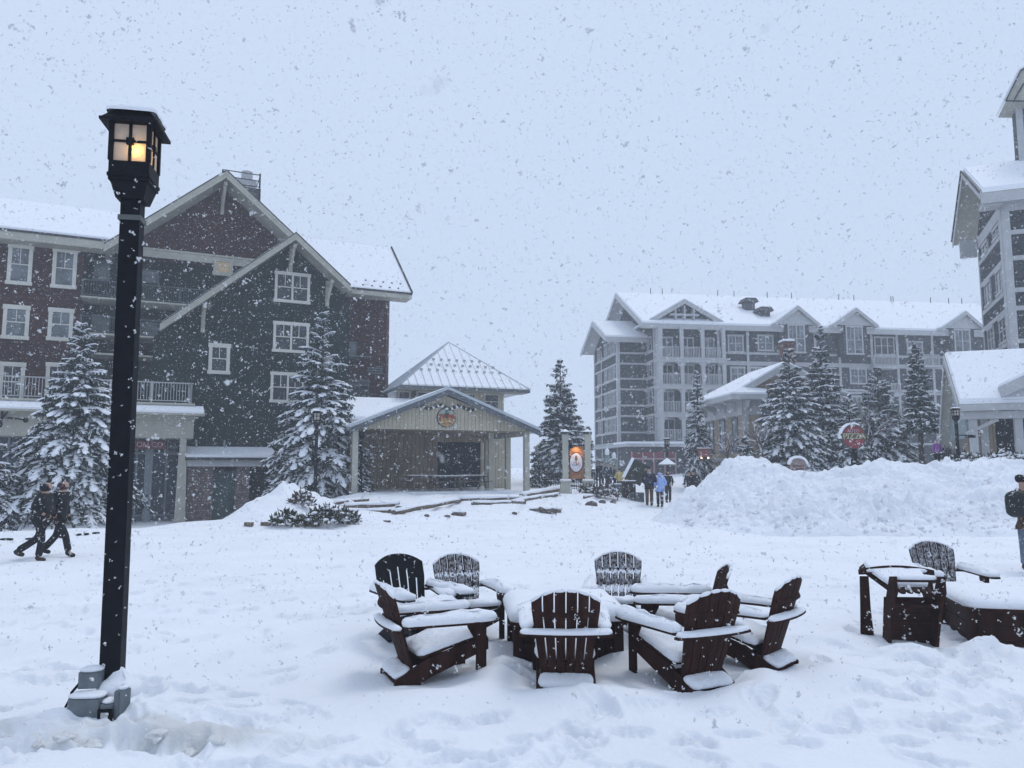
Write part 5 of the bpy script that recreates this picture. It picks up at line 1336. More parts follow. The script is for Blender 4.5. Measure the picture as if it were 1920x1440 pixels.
# bare, twiggy trees
def bare_tree(u, vb, vt, Y, label, seed):
    P = at(u, vb, Y); H = at(u, vt, Y).z-P.z; rnd = random.Random(seed)
    r = empty('bare_tree', (P.x, Y, P.z), 0, label, 'tree', 'leafless trees before the hotel')
    b = MB(); tk = MB(); tk.tube([(0, 0, 0), (0.05, 0, H*.3)], [.09, .07], 7); tk.build('trunk', BARK, r, True)
    sn = MB()
    def br(p, d, L, rad, lv):
        d = d.normalized(); e_ = p+d*L; b.tube([p, p.lerp(e_, .5)+Vector((rnd.uniform(-.05, .05),)*3)*L, e_], [rad, rad*.8, rad*.55], 5, 0, False)
        if rnd.random() < .5 and lv > 0: sn.tube([p+Vector((0, 0, rad*1.1)), e_+Vector((0, 0, rad*.9))], [rad*.9, rad*.7], 4, 0, False)
        if lv >= 4: return
        for k in range(3 if lv else 5):
            a = rnd.uniform(0, 6.28); sp = rnd.uniform(.35, .9)
            x = d.cross(Vector((.3, .5, 1))).normalized(); y = d.cross(x)
            br(p.lerp(e_, rnd.uniform(.5, 1)), d+(x*math.cos(a)+y*math.sin(a))*sp+Vector((0, 0, .15)), L*rnd.uniform(.6, .82), rad*.6, lv+1)
    br(Vector((0, 0, H*.22)), Vector((0, 0, 1)), H*.28, .07, 0)
    c = b.build('crown', TWIG, r); sn.build('snow_cover', SNOW, c)
for i, (u, vb, vt, Y, l) in enumerate(((1432, 900, 770, 44, 'bare tree before the brick house corner'), (1580, 900, 720, 52, 'bare tree behind the round red sign'),
    (1632, 900, 735, 47, 'bare reddish tree right of the round red sign'), (1690, 900, 740, 52, 'bare tree left of the dark slender spruce'), (1365, 900, 800, 47, 'low bare tree under the brick house eave'),
    (1145, 915, 850, 55, 'bare sapling at the edge of the patio crowd'), (1775, 900, 780, 45, 'bare tree before the gable of the entrance canopy'))):
    bare_tree(u, vb, vt, Y, l, 50+i)
# shrubs
def shrub(u, v, Y, w_, h, label, seed, d_=None, m=None, snow=0.72, z=None):
    if z is None: P = gpx(u, v); w_ *= P.y/Y; h *= P.y/Y; Y = P.y
    else: P = at(u, v, Y)
    rnd = np.random.RandomState(seed); zz = gz(P.x, Y)-.05 if z is None else z; d_ = d_ or w_*.7
    r = empty('shrub', (P.x, Y, zz), 0, label, 'shrub', 'snowy shrubs in the planting beds')
    V, Fc = [], []; sn = MB()
    for i in range(int(260*w_)):
        a = rnd.uniform(0, 6.28); q = math.sqrt(rnd.rand()); x = q*math.cos(a)*w_/2; y = q*math.sin(a)*d_/2; z = h*(1-q*q*.7)*rnd.uniform(.3, 1)
        d = np.array([x*.8/w_, y*.8/d_, .8])+rnd.normal(0, .35, 3); d /= np.linalg.norm(d); L = rnd.uniform(.10, .20)
        for k in range(3):
            ww = rnd.normal(0, 1, 3); ww -= ww@d*d; ww /= np.linalg.norm(ww); o = np.array([x, y, z])+d*L*k*.3
            n = len(V); V.extend([o, o+d*L*.4+ww*.035, o+d*L, o+d*L*.4-ww*.035]); Fc.append((n, n+1, n+2, n+3))
        if rnd.rand() < snow*.35: s = rnd.uniform(.04, .10)*(.7+w_*.12); sn.ball((x, y, z+L*.6), (s*1.3, s*1.2, s*.6), 0, 7, 4)
    fo = link('foliage', np_mesh('foliage', np.array(V), Fc, m or SHRUB), r); sn.build('snow_cover', SNOW, fo, True)
    return r
shrub(536, 986, 29.6, 1.1, .55, 'small snowy shrub at the left foot of the shovelled pile', 1)
shrub(612, 986, 30.4, 1.65, .72, 'largest snowy shrub, right of the lamp post foot before the spruce', 2)
shrub(650, 984, 30.6, 1.0, .55, 'low shrub joined to the right side of the largest shrub', 3)
shrub(566, 952, 35.0, 1.0, .7, 'pale twiggy shrub just left of the middle lamp post', 4, m=TWIG)
shrub(1812, 868, 30.8, 2.6, .8, 'left half of the snowy hedge before the entrance canopy', 5, snow=1.2, z=1.6)
shrub(1885, 868, 30.8, 3.0, .9, 'right half of the snowy hedge before the entrance canopy', 6, snow=1.2, z=1.55)
shrub(1352, 886, 40, 1.6, .6, 'dark shrub showing over the left end of the snow bank', 7, z=1.2)
shrub(1010, 915, 41, 1.2, .45, 'low shrub at the foot of the right pavilion post', 8)
shrub(1140, 935, 36, 1.1, .7, 'twiggy snowy shrub left of the tipped board', 9, m=TWIG)
shrub(1105, 925, 37, .9, .45, 'small snowy shrub right of the sign post base', 10)

# ------------------------------------------------------------------ lamp posts
def frosted():
    m = bpy.data.materials.new('frosted_glass'); m.use_nodes = True; t = m.node_tree; t.nodes.clear()
    o = t.nodes.new('ShaderNodeOutputMaterial'); a = t.nodes.new('ShaderNodeBsdfTranslucent'); d = t.nodes.new('ShaderNodeBsdfDiffuse'); x = t.nodes.new('ShaderNodeMixShader')
    a.inputs[0].default_value = (.85, .78, .66, 1); d.inputs[0].default_value = (.62, .58, .54, 1); x.inputs[0].default_value = .55
    t.links.new(a.outputs[0], x.inputs[1]); t.links.new(d.outputs[0], x.inputs[2]); t.links.new(x.outputs[0], o.inputs[0]); return m
FROST = frosted()
def lamp_post(x, y, z, rz, H, label, lit, s=1.0, tilt=0):
    r = empty('street_lamp', (x, y, z), rz, label, 'street lamp', 'square black lantern posts'); r.scale = (s, s, s)
    h = .074; zl = H-.82
    MB().box(-h, h, -h, h, -.3, zl).build('post', BLACKM, r, bevel=.006)
    b = MB(); b.box(-h-.012, h+.012, -h-.012, h+.012, zl-.19, zl-.15); b.build('collar', mat('grey_band', (.10, .11, .11)), r)
    a1 = .140
    b = MB(); lo_, hi_ = h+.03, a1; z0, z1, z2 = zl-.02, zl+.11, zl+.27
    b.add([(-lo_, -lo_, z0), (lo_, -lo_, z0), (lo_, lo_, z0), (-lo_, lo_, z0), (-hi_, -hi_, z1), (hi_, -hi_, z1), (hi_, hi_, z1), (-hi_, hi_, z1)], [(0,3,2,1),(4,5,6,7),(0,1,5,4),(1,2,6,5),(2,3,7,6),(3,0,4,7)])
    b.box(-hi_-.012, hi_+.012, -hi_-.012, hi_+.012, z1+.001, z2); b.box(-hi_-.02, hi_+.02, -hi_-.02, hi_+.02, z1+.03, z1+.06); b.build('lantern_base', BLACKM, r, bevel=.004)
    z3 = z2+.33
    b = MB()
    for sx in (-1, 1):
        for sy in (-1, 1): b.box(sx*hi_-.018, sx*hi_+.018, sy*hi_-.018, sy*hi_+.018, z2+.001, z3)
    for sx in (-1, 1):
        b.box(-hi_+.019, hi_-.019, sx*hi_-.008, sx*hi_+.008, z2+.155, z2+.173); b.box(-.011, .011, sx*hi_-.009, sx*hi_+.009, z2+.002, z3-.001); b.box(-.028, .028, sx*hi_-.016, sx*hi_+.016, z2+.137, z2+.191)
        b.box(sx*hi_-.008, sx*hi_+.008, -hi_+.019, hi_-.019, z2+.155, z2+.173); b.box(sx*hi_-.009, sx*hi_+.009, -.011, .011, z2+.002, z3-.001); b.box(sx*hi_-.016, sx*hi_+.016, -.028, .028, z2+.137, z2+.191)
    b.box(-hi_, hi_, -hi_, hi_, z3+.001, z3+.03); b.build('lantern_frame', BLACKM, r)
    p = hi_-.004
    b = MB(); b.box(-p, p, -p, -p+.003, z2+.003, z3-.002); b.box(-p, p, p-.003, p, z2+.003, z3-.002); b.box(-p, -p+.003, -p+.004, p-.004, z2+.003, z3-.002); b.box(p-.003, p, -p+.004, p-.004, z2+.003, z3-.002)
    b.build('lantern_glass', FROST, r)
    q, u_ = .207, .12; z4 = z3+.012; z5 = z4+.10
    b = MB(); b.add([(-q, -q, z4-.012), (q, -q, z4-.012), (q, q, z4-.012), (-q, q, z4-.012), (-u_, -u_, z5), (u_, -u_, z5), (u_, u_, z5), (-u_, u_, z5)], [(0,3,2,1),(4,5,6,7),(0,1,5,4),(1,2,6,5),(2,3,7,6),(3,0,4,7)])
    b.box(-q-.01, q+.01, -q-.01, q+.01, z4-.035, z4-.0121); hd_ = b.build('lantern_hood', BLACKM, r)
    b = MB(); add_snow(b, rect(-u_-.07, u_+.07, -u_-.07, u_+.07), .05, Matrix.Translation((0, 0, z5-.035)), 4, dome=.5, edge=.0); b.build('snow_cover', SNOW, hd_, True)
    if lit:
        em = bpy.data.materials.new('lit_bulb'); em.use_nodes = True; pb = em.node_tree.nodes['Principled BSDF']; pb.inputs['Emission Color'].default_value = (1, .62, .22, 1); pb.inputs['Emission Strength'].default_value = 25
        b = MB(); b.ball((.045, -.08, z2+.09), (.028, .028, .04), 0, 12, 8); b.build('bulb', em, r, True)
        ld = bpy.data.lights.new('lamp_light', 'POINT'); ld.energy = 4.0; ld.color = (1, .58, .10); ld.shadow_soft_size = .04
        lo = bpy.data.objects.new('lamp_light', ld); COL.objects.link(lo); lo.parent = r; lo.location = (.05, -.105, z2+.09)
    return r
P = at(209, 1300, 6.05); lz = gz(P.x, 6.05)
LP = lamp_post(P.x, 6.05, lz, R(11), 4.80, 'tall black lamp post in the left foreground with a glowing lantern', True)
LP.rotation_euler = (0, R(-.55), R(11))
# electric boxes at its foot
GB = mat('grey_painted_box', (.13, .155, .17), .5, .4, .2, 12, .2, 40)
def ebox(dx, dy, w_, d_, h, z, rz, label, outlet=False):
    o = empty('electric_box', (P.x+dx, 6.05+dy, z), R(rz), label, 'electric box', 'grey electric boxes at the lamp post foot')
    MB().box(-w_/2, w_/2, -d_/2, d_/2, 0, h).build('housing', GB, o, bevel=.006)
    MB().box(-w_/2+.006, w_/2-.006, -d_/2-.012, -d_/2-.001, .006, h-.006).build('cover_plate', GB, o, bevel=.003)
    if outlet:
        MB().box(-.05, .05, -d_/2-.03, -d_/2-.013, .04, h-.03).build('outlet', BLACKM, o); MB().box(-.025, .025, -d_/2-.036, -d_/2-.031, .06, h-.05).build('outlet_face', RAILM, o)
    b = MB(); add_snow(b, rect(-w_/2, w_/2, -d_/2, d_/2), .035, Matrix.Translation((0, 0, h)), 5); b.build('snow_cover', SNOW, o, True)
ebox(-.06, -.22, .23, .12, .22, lz-.06, 4, 'grey electric box with a plain cover at the lamp post foot')
ebox(.10, -.22, .09, .10, .18, lz-.06, 6, 'narrow electric box with an outlet at the lamp post foot', True)
ebox(.19, -.21, .05, .10, .27, lz-.06, -22, 'tall pale side box at the right of the lamp post foot')
ebox(-.09, -.13, .15, .10, .12, lz+.20, 8, 'small grey electric box fixed higher on the lamp post foot')
b = MB(); cz = lz+.02; b.tube([(P.x-.20, 5.80, cz-.1), (P.x-.195, 5.79, cz+.08), (P.x-.175, 5.82, cz+.17), (P.x-.15, 5.87, cz+.22)], .010, 8)
tag(b.build('conduit', BLACKM, None, True), 'black cable bending up the left side of the electric boxes', 'cable')
b = MB(); add_snow(b, [(-.10, -.10), (.15, -.10), (.17, .10), (.04, .15), (-.10, .12)], .13, Matrix.Translation((P.x+.05, 6.05-.05, lz+.12)), 9, step=.04, dome=.7)
tag(b.build('snow_heap', SNOW, None, True), 'snow heaped on the boxes against the lamp post foot', 'snow heap')
Q = at(590, 946, 35.2); lamp_post(Q.x, 35.2, Q.z, R(10), 4.38, 'distant lamp post before the tall snowy spruce', False)
Q = at(676, 925, 39); lamp_post(Q.x, 39, Q.z-.1, R(10), 3.75, 'lamp post standing at the left pavilion post', False)
Q = at(1797, 862, 30.5); lp2 = lamp_post(Q.x, 30.5, 0, R(-10), 6.2, 'dark lamp post at the left corner of the entrance canopy', False, .7)
Q = at(1252, 905, 58); lamp_post(Q.x, 58, .2, R(5), 4.0, 'far lamp post before the hotel corner', False)
b = MB(); Q = at(1812, 815, 30.4); b.box(Q.x-.02, Q.x+.34, 30.35, 30.45, Q.z-.12, Q.z); b.box(Q.x-.4, Q.x-.02, 30.38, 30.42, Q.z-.04, Q.z)
tag(b.build('letter_box', BLACKM), 'small dark box on an arm of the lamp post by the canopy', 'box')
# ------------------------------------------------------------------ lit hanging sign between two posts
S0 = at(1059, 918, 40); zs = S0.z
def wpx(u, v, Y=40): q = at(u, v, Y); return q.x-S0.x, q.z
sg = empty('hanging_sign', (S0.x, 40, 0), 0, 'lit oval emblem on a brown board hung between two cream posts', 'sign')
x0, _ = wpx(1060, 860); x1, _ = wpx(1102, 860); ztp = wpx(1060, 817)[1]; zpl = wpx(1060, 902)[1]
for x in (x0, x1):
    b = MB(); b.box(x-.15, x+.15, -.15, .15, zpl+.02, ztp); b.box(x-.19, x+.19, -.19, .19, ztp+.001, ztp+.06); b.build('post', TRIM, sg)
    b = MB(); b.add([(x-.34, -.34, zpl-.9), (x+.34, -.34, zpl-.9), (x+.34, .34, zpl-.9), (x-.34, .34, zpl-.9), (x-.24, -.24, zpl-.06), (x+.24, -.24, zpl-.06), (x+.24, .24, zpl-.06), (x-.24, .24, zpl-.06)], [(0,3,2,1),(4,5,6,7),(0,1,5,4),(1,2,6,5),(2,3,7,6),(3,0,4,7)]); b.box(x-.30, x+.30, -.30, .30, zpl-.059, zpl+.019)
    pl = b.build('plinth', TRIM, sg); s = MB(); add_snow(s, rect(x-.29, x+.29, -.29, .29), .08, Matrix.Translation((0, 0, zpl+.02)), 2, step=.1); s.build('snow_cover', SNOW, pl, True)
    b = MB(); b.box(x-.21, x+.21, -.21, .21, ztp+.07, ztp+.2); b.build('cap', ROOFD, sg)
    s = MB(); s.add([(x-.23, -.23, ztp+.2), (x+.23, -.23, ztp+.2), (x+.23, .23, ztp+.2), (x-.23, .23, ztp+.2), (x, 0, ztp+.36)], [(0,3,2,1),(0,1,4),(1,2,4),(2,3,4),(3,0,4)]); s.build('snow_cover', SNOW, sg)
MB().box(x0+.151, x1-.151, -.06, .06, ztp-.12, ztp).build('cross_beam', GTRIM, sg)
bx0, bz1 = wpx(1068, 836); bx1, bz0 = wpx(1095, 898)
bd = MB().box(bx0, bx1, -.04, .04, bz0, bz1).build('board', mat('orange_brown_board', (.30, .13, .055), .6, .3, .3, 5), sg)
MB().box(bx0-.04, bx1+.04, -.07, .07, bz1+.001, bz1+.05).build('board_rail', BLACKM, sg)
b = MB(); b.tube([(bx0+.1, 0, bz1), (bx0+.1, 0, ztp-.1)], .015, 6); b.tube([(bx1-.1, 0, bz1), (bx1-.1, 0, ztp-.1)], .015, 6); b.build('hanger', BLACKM, sg)
cx, cz = wpx(1080, 867); a_, c_ = .32, .48; n = 36
el = [(cx+a_*math.cos(6.283*i/n), cz+c_*math.sin(6.283*i/n)) for i in range(n)]
MB().xz([(cx+(x-cx)*1.10, cz+(z-cz)*1.08) for x, z in el], -.09, -.041).build('oval_rim', BLACKM, sg)
ov = MB().xz(el, -.11, -.091).build('oval_emblem', mat('emblem_white', (.60, .60, .66), .6, .3, .2, 8), sg)
b = MB(); b.xz([(cx-.075, cz+.12), (cx+.075, cz+.12), (cx+.05, cz+.30), (cx, cz+.38), (cx-.05, cz+.30)], -.125, -.111); b.xz([(cx-.015, cz-.1), (cx+.015, cz-.1), (cx+.015, cz+.12), (cx-.015, cz+.12)], -.124, -.111); b.build('emblem_tree', mat('emblem_brown', (.20, .10, .03)), ov)
b = MB()
for i, (dx, dz, s) in enumerate(((-.12, -.02, .05), (.10, -.03, .07), (.02, -.10, .05), (-.05, .02, .03))): b.xz([(cx+dx-s, cz+dz-s*.5), (cx+dx+s, cz+dz-s*.4), (cx+dx+s*.3, cz+dz+s*.7)], -.124, -.111)
b.build('emblem_leaves', mat('emblem_rust', (.42, .16, .06)), ov)
b = MB()
for i in range(7): dx = -.2+i*.067; b.xz([(cx+dx-.02, cz-.17), (cx+dx+.02, cz-.17), (cx+dx+.012, cz-.09+.02*(i % 2)), (cx+dx-.012, cz-.10)], -.124, -.111)
b.build('emblem_strokes', mat('emblem_grey', (.22, .25, .33)), ov)
b = MB(); xg, zg_ = wpx(1062, 822); b.tube([(xg+.55, -.1, ztp-.05), (xg+.35, -.3, ztp+.0), (xg+.18, -.45, ztp-.1), (xg+.15, -.5, ztp-.35)], .02, 7)
b.tube([(xg+.15, -.5, ztp-.33), (xg+.17, -.48, ztp-.5), (xg+.22, -.44, ztp-.64)], [.06, .09, .12], 10); b.build('gooseneck_lamp', BLACKM, sg)
for i, px_ in enumerate((cx, )):
    ld = bpy.data.lights.new('sign_light', 'SPOT'); ld.energy = 26; ld.color = (1, .62, .28); ld.spot_size = R(100); ld.spot_blend = .8; ld.shadow_soft_size = .05
    lo = bpy.data.objects.new('sign_light', ld); COL.objects.link(lo); lo.parent = sg; lo.location = (px_, -.30, bz1+.02); lo.rotation_euler = (R(28), 0, 0)

# ------------------------------------------------------------------ round red pizza sign
Q = at(1602, 880, 34); zc_ = at(1601, 819, 34).z; rs = 23.5/FPX*34
rsn = empty('round_sign', (Q.x, 34, 0), R(4), 'round red pizza sign with snow along its upper left rim, above the snow bank', 'sign')
b = MB(); b.box(-.10, .10, -.09, .09, .8, zc_-rs*.96); b.build('post', BLACKM, rsn)
disc = lambda r_, y0, y1, nm, m, p, n=40, s=1.0: MB().xz([(r_*math.cos(6.283*i/n), zc_+s*r_*math.sin(6.283*i/n)) for i in range(n)], y0, y1).build(nm, m, p)
disc(rs, -.07, .07, 'rim', mat('dark_green_rim', (.03, .06, .05)), rsn)
fc = disc(rs*.93, -.085, -.071, 'face', mat('sign_red', (.22, .03, .04), .5, .4, .35, 6), rsn)
b = MB(); arc = [R(a) for a in range(62, 190, 6)]
b.xz([(rs*1.0*math.cos(a), zc_+rs*1.0*math.sin(a)) for a in arc]+[(rs*1.13*math.cos(a), zc_+rs*1.13*math.sin(a)) for a in arc[::-1]], -.1, .09); b.build('snow_cover', SNOW, rsn)
YG = mat('sign_yellow', (.50, .46, .26)); PK = mat('sign_pink', (.50, .36, .38))
b = MB(); b.xz([(-rs*1.13, zc_+.12), (-rs*.9, zc_-.12), (rs*.95, zc_-.10), (rs*1.1, zc_+.13), (rs*.5, zc_+.16), (-rs*.4, zc_+.17)], -.115, -.086); b.build('ribbon', mat('sign_dark_band', (.10, .09, .075)), fc)
text_mesh('PIZZA', .34, .008, 'lettering', YG, fc, Matrix.Translation((0, -.125, zc_+.01)) @ VERT @ Matrix.Scale(1.12, 4, (1, 0, 0)))
text_mesh('AUTO', .20, .008, 'lettering', PK, fc, Matrix.Translation((-.02, -.10, zc_+.25)) @ VERT)
# smaller sign below left, half sunk behind the bank
Q = at(1496, 872, 32); s2 = empty('small_arched_sign', (Q.x, 32, Q.z-.30), R(2), 'small arched brown-pink sign half hidden behind the snow bank', 'sign')
b = MB(); b.xz([(-.34, -.4), (.34, -.4), (.34, .30)]+[(.34*math.cos(R(a)), .30+.26*math.sin(R(a))) for a in range(15, 180, 15)]+[(-.34, .30)], -.05, .05); bo = b.build('board', mat('pinkish_board', (.26, .20, .19), .7, .2, .5, 16), s2)
b = MB(); ar = [R(a) for a in range(0, 181, 12)]; b.xz([(.34*math.cos(a), .32+.27*math.sin(a)) for a in ar]+[(.42*math.cos(a), .33+.36*math.sin(a)) for a in ar[::-1]], -.07, .07); b.build('snow_cover', SNOW, bo)
b = MB()
for k in range(3): b.box(-.24, .24, -.058, -.051, -.02+k*.13, .03+k*.13)
b.build('lines', mat('dark_strokes', (.10, .06, .06)), bo)

# ------------------------------------------------------------------ split-rail logs and rocks in the planting bed
def log(u0, v0, u1, v1, Y0, Y1, r_, label, cat='log rail'):
    a = gpx(u0, v0+3); c = gpx(u1, v1+3)
    a.z += r_*.8; c.z += r_*.8
    r = empty('log_rail', (a.x, a.y, a.z), 0, label, cat, 'fallen and snowed-over log rails in the bed'); c = c-a; a = Vector((0, 0, 0))
    b = MB(); n = 7; rnd = random.Random(int(u0)); pts = [a.lerp(c, i/n)+Vector((0, rnd.uniform(-.02, .02), rnd.uniform(-.015, .015))) for i in range(n+1)]
    b.tube(pts, [r_*rnd.uniform(.9, 1.15) for _ in pts], 8); o = b.build('log', WOODL, r, True)
    s = MB(); s.tube([p+Vector((0, 0, r_*.75)) for p in pts[:-1]]+[pts[-1].lerp(pts[-2], .2)+Vector((0, 0, r_*.7))], [r_*.95*rnd.uniform(.85, 1.1) for _ in pts], 8); s.build('snow_cover', SNOW, o, True)
for i, q in enumerate(((646, 951, 748, 947, 35, 35, .10), (640, 958, 750, 958, 34.2, 34.2, .07), (738, 962, 862, 938, 34, 37, .09), (745, 956, 800, 950, 34.6, 35.5, .06), (858, 937, 992, 935, 37, 36.5, .10),
    (885, 944, 985, 942, 35.6, 35.6, .08), (978, 934, 1052, 919, 36.5, 38.5, .15), (960, 941, 1048, 926, 35.8, 37.5, .08), (628, 942, 690, 936, 36, 37, .07), (1118, 929, 1150, 915, 36.8, 39, .09), (1095, 932, 1140, 926, 36, 36.5, .07), (1066, 909, 1100, 911, 42, 42, .09))):
    log(*q, ['upper log rail left of the cut log ends, beside the middle shrub', 'lower log rail left of the cut log ends', 'long sloping log rail rising to the right from the cut log ends', 'short thin log rail above the foot of the long sloping one',
      'straight log rail before the navy opening of the pavilion', 'thin log rail just under the straight one', 'thick dark log beam reaching the left sign post', 'thin log rail under the thick dark beam', 'half-buried log rail at the spruce foot before the left pavilion post',
      'slanting log rail right of the right sign post', 'thin flat log rail at the foot of the right sign post', 'dark log seen between the two sign posts'][i])
rocks = [(860, 962, 33.0, .32, .16, 'flat brown stone alone below the sloping log rail'), (838, 965, 33.0, .16, .07, 'thin brown stone left of the flat brown stone'), (738, 957, 34.0, .26, .14, 'cut log end stone under the left log rails'), (748, 950, 34.6, .18, .13, 'rock above the cut log ends'),
    (655, 942, 35.3, .22, .14, 'dark rock beside the half-buried rail'), (1000, 954, 33.2, .2, .12, 'leftmost of the dark rocks below the sign'), (1024, 957, 32.6, .42, .2, 'biggest of the dark rocks below the sign'), (1045, 955, 32.8, .22, .14, 'rock at the right end of the dark rocks below the sign'),
    (1110, 944, 34.2, .26, .18, 'brown rock below the right sign post'), (1128, 939, 34.6, .16, .12, 'small rock right of the brown rock'), (1150, 939, 34.6, .14, .10, 'last small rock on the bed edge toward the tipped board'), (725, 974, 31.2, .16, .06, 'sliver of rock near the right end of the largest shrub'),
    (800, 964, 33, .10, .07, 'tiny rock between the log ends and the flat brown stone'), (985, 930, 37, .25, .14, 'dark rock at the joint of the straight rail and the thick beam'), (965, 960, 33.5, .12, .08, 'tiny dark rock left of the rocks below the sign')]
for i, (u, v, Y, w_, h, l) in enumerate(rocks):
    p = gpx(u, v+4); w_ *= p.y/Y; h *= p.y/Y; Y = p.y; z = p.z+h*.25; b = MB(); b.ball((0, 0, 0), (w_, w_*.6, h), 0, 18, 12)
    b.v = [tuple(Vector(q)*(1+.5*float(fbm(np.array(q[0]*5+i*7), np.array(q[1]*5+q[2]*7), 3, 2)))) for q in b.v]
    r = empty('rock', (p.x, Y, z), 0, l, 'rock', 'stones showing through the snow of the bed'); o = b.build('stone', ROCK, r)
    s = MB(); s.ball((0, .03, h*.65), (w_*.95, w_*.6, h*.55), 0, 12, 6); s.build('snow_cover', SNOW, o, True)
# timber edging of the shovelled bed
for i, (u0, u1, v) in enumerate(((459, 474, 986), (490, 512, 985), (548, 572, 987), (575, 598, 987))):
    Pq = gpx((u0+u1)/2, v); w_ = (u1-u0)/FPX*Pq.y; b = MB(); b.box(-w_/2, w_/2, -.08, .08, -.3, .06)
    o = b.build('edging_timber', WOODL); o.location = (Pq.x, Pq.y, gz(Pq.x, Pq.y)+.04); tag(o, ['leftmost end of edging timber at the tip of the shovelled pile', 'second bit of edging timber from the left', 'edging timber under the small left shrub', 'edging timber between the two front shrubs'][i], 'timber', 'edging timbers of the planting bed')

# ------------------------------------------------------------------ things round the path
def placed(name, u, v, Y, rz, label, cat, group=None, dz=0): p = at(u, v, Y); return empty(name, (p.x, Y, gz(p.x, Y)+dz), R(rz), label, cat, group)
r = placed('leaning_board', 1186, 937, 38, 0, 'dark board tilted to the right, leaning out of a bin beside the path', 'board')
M = Matrix.Translation((.0, 0, .72)) @ Matrix.Rotation(R(28), 4, 'Y')
o = MB().box(-.42, .42, -.05, .05, 0, 1.05, 0, M).build('panel', mat('olive_black_panel', (.035, .04, .033), .7, .2, .4, 4), r); MB().box(-.56, -.421, -.06, .06, 0, 1.07, 0, M).build('snow_cover', SNOW, o)
r = placed('litter_bin', 1179, 940, 37.6, 0, 'dark litter bin under the leaning board', 'bin'); b = MB(); b.box(-.30, .30, -.28, .28, -.1, .80); b.build('body', mat('brown_black_bin', (.035, .026, .025), .7, .2, .3, 6), r); MB().box(-.32, .32, -.3, .3, .801, .84).build('snow_cover', SNOW, r)
r = placed('crate', 1193, 942, 37.3, 0, 'open dark metal crate right of the litter bin', 'crate'); b = MB()
for k in range(9): b.box(-.32+k*.08-.01, -.32+k*.08+.01, -.25, -.23, 0, .36)
b.box(-.35, .35, -.26, -.22, .34, .38); b.box(-.35, .35, -.26, -.22, -.05, .02); b.box(-.35, .35, .2, .23, -.05, .38); b.box(-.35, -.32, -.22, .2, -.05, .38); b.box(.32, .35, -.22, .2, -.05, .38); b.build('frame', GB, r)
MB().box(-.31, .31, -.2, .19, -.05, .08).build('bottom', GB, r)
r = placed('snow_fence', 1163, 930, 38.6, 0, 'low grey panel left of the litter bin', 'fence panel'); MB().box(-.42, .18, -.03, .03, -.1, .45).build('panel', GB, r); MB().box(-.44, .2, -.05, .05, .451, .51).build('snow_cover', SNOW, r)
r = placed('iron_fence', 1012, 915, 44, 0, 'black iron fence behind the left sign post', 'fence'); b = MB()
for k in range(26): b.box(k*.13-.012, k*.13+.012, -.012, .012, 0, 1.15)
for z in (.1, .6, 1.15): b.box(-.05, 3.3, -.02, .02, z-.02, z+.02)
for x in (0, 1.6, 3.25): b.box(x-.04, x+.04, -.04, .04, -.2, 1.3)
b.build('bars', BLACKM, r)
# closed, snow-dusted patio umbrellas among the crowd
UM = mat('grey_green_canvas', (.22, .27, .27), .8, .2, .2, 4)
for i, (u, v, Y, l) in enumerate(((1139, 917, 50, 'closed grey umbrella behind the right sign post'), (1152, 914, 54, 'closed grey umbrella left of the person in the orange coat'))):
    r = placed('patio_umbrella', u, v, Y, 20*i, l, 'umbrella', 'closed patio umbrellas'); b = MB(); b.tube([(0, 0, .7), (0, 0, 1.3), (0, 0, 1.9), (0, 0, 2.5)], [.30, .34, .20, .04], 8); b.build('canopy', UM, r); MB().tube([(0, 0, -.1), (0, 0, .72)], .03, 6).build('pole', BLACKM, r)
    s = MB(); s.ball((0, 0, 2.35), (.16, .16, .28), 0, 8, 6); s.build('snow_cover', SNOW, r, True)
r = placed('patio_umbrella', 1252, 925, 47, 0, 'small open umbrella capped with snow above the dark-clothed person', 'umbrella'); b = MB(); b.add([(.62*math.cos(6.283*i/8), .62*math.sin(6.283*i/8), 2.0) for i in range(8)]+[(0, 0, 2.3)], [(i, (i+1) % 8, 8) for i in range(8)]+[tuple(range(7, -1, -1))]); b.build('canopy', UM, r)
b = MB(); b.add([(.55*math.cos(6.283*i/8), .55*math.sin(6.283*i/8), 2.06) for i in range(8)]+[(0, 0, 2.45)], [(i, (i+1) % 8, 8) for i in range(8)]+[tuple(range(7, -1, -1))]); b.build('snow_cover', SNOW, r); MB().tube([(0, 0, -.1), (0, 0, 2.02)], .025, 6).build('pole', BLACKM, r)
# left: snowboards and skis by the shop
r = placed('snowboard', 29, 992, 33.0, 0, 'pale snowboard standing upright in a rack at the far left', 'snowboard'); b = MB(); M = Matrix.Rotation(R(8), 4, 'Y')
b.xz([(.16*math.cos(R(a)), .18+.16*math.sin(R(a))) for a in range(180, 361, 20)]+[(.13, .75)]+[(.16*math.cos(R(a)), 1.35+.16*math.sin(R(a))) for a in range(0, 181, 20)]+[(-.13, .75)], -.012, .012, 0, M); bo = b.build('board', mat('pale_board', (.42, .46, .48), .5, .4, .4, 7), r)
b = MB(); b.box(-.1, .1, -.06, -.013, .45, .5, 0, M); b.box(-.1, .1, -.06, -.013, .95, 1.0, 0, M); b.build('binding', BLACKM, bo)
r = placed('equipment_rack', 20, 990, 33.3, 12, 'low white-barred rack with blue sheets at the far left, behind the walkers', 'rack'); b = MB()
for z in (.55, .75, .95): b.box(-1.2, 2.6, -.03, .03, z-.04, z+.03)
for x in (-1.1, .3, 1.6, 2.5): b.box(x-.03, x+.03, -.03, .03, -.2, 1.0)
b.build('bars', RAILM, r)
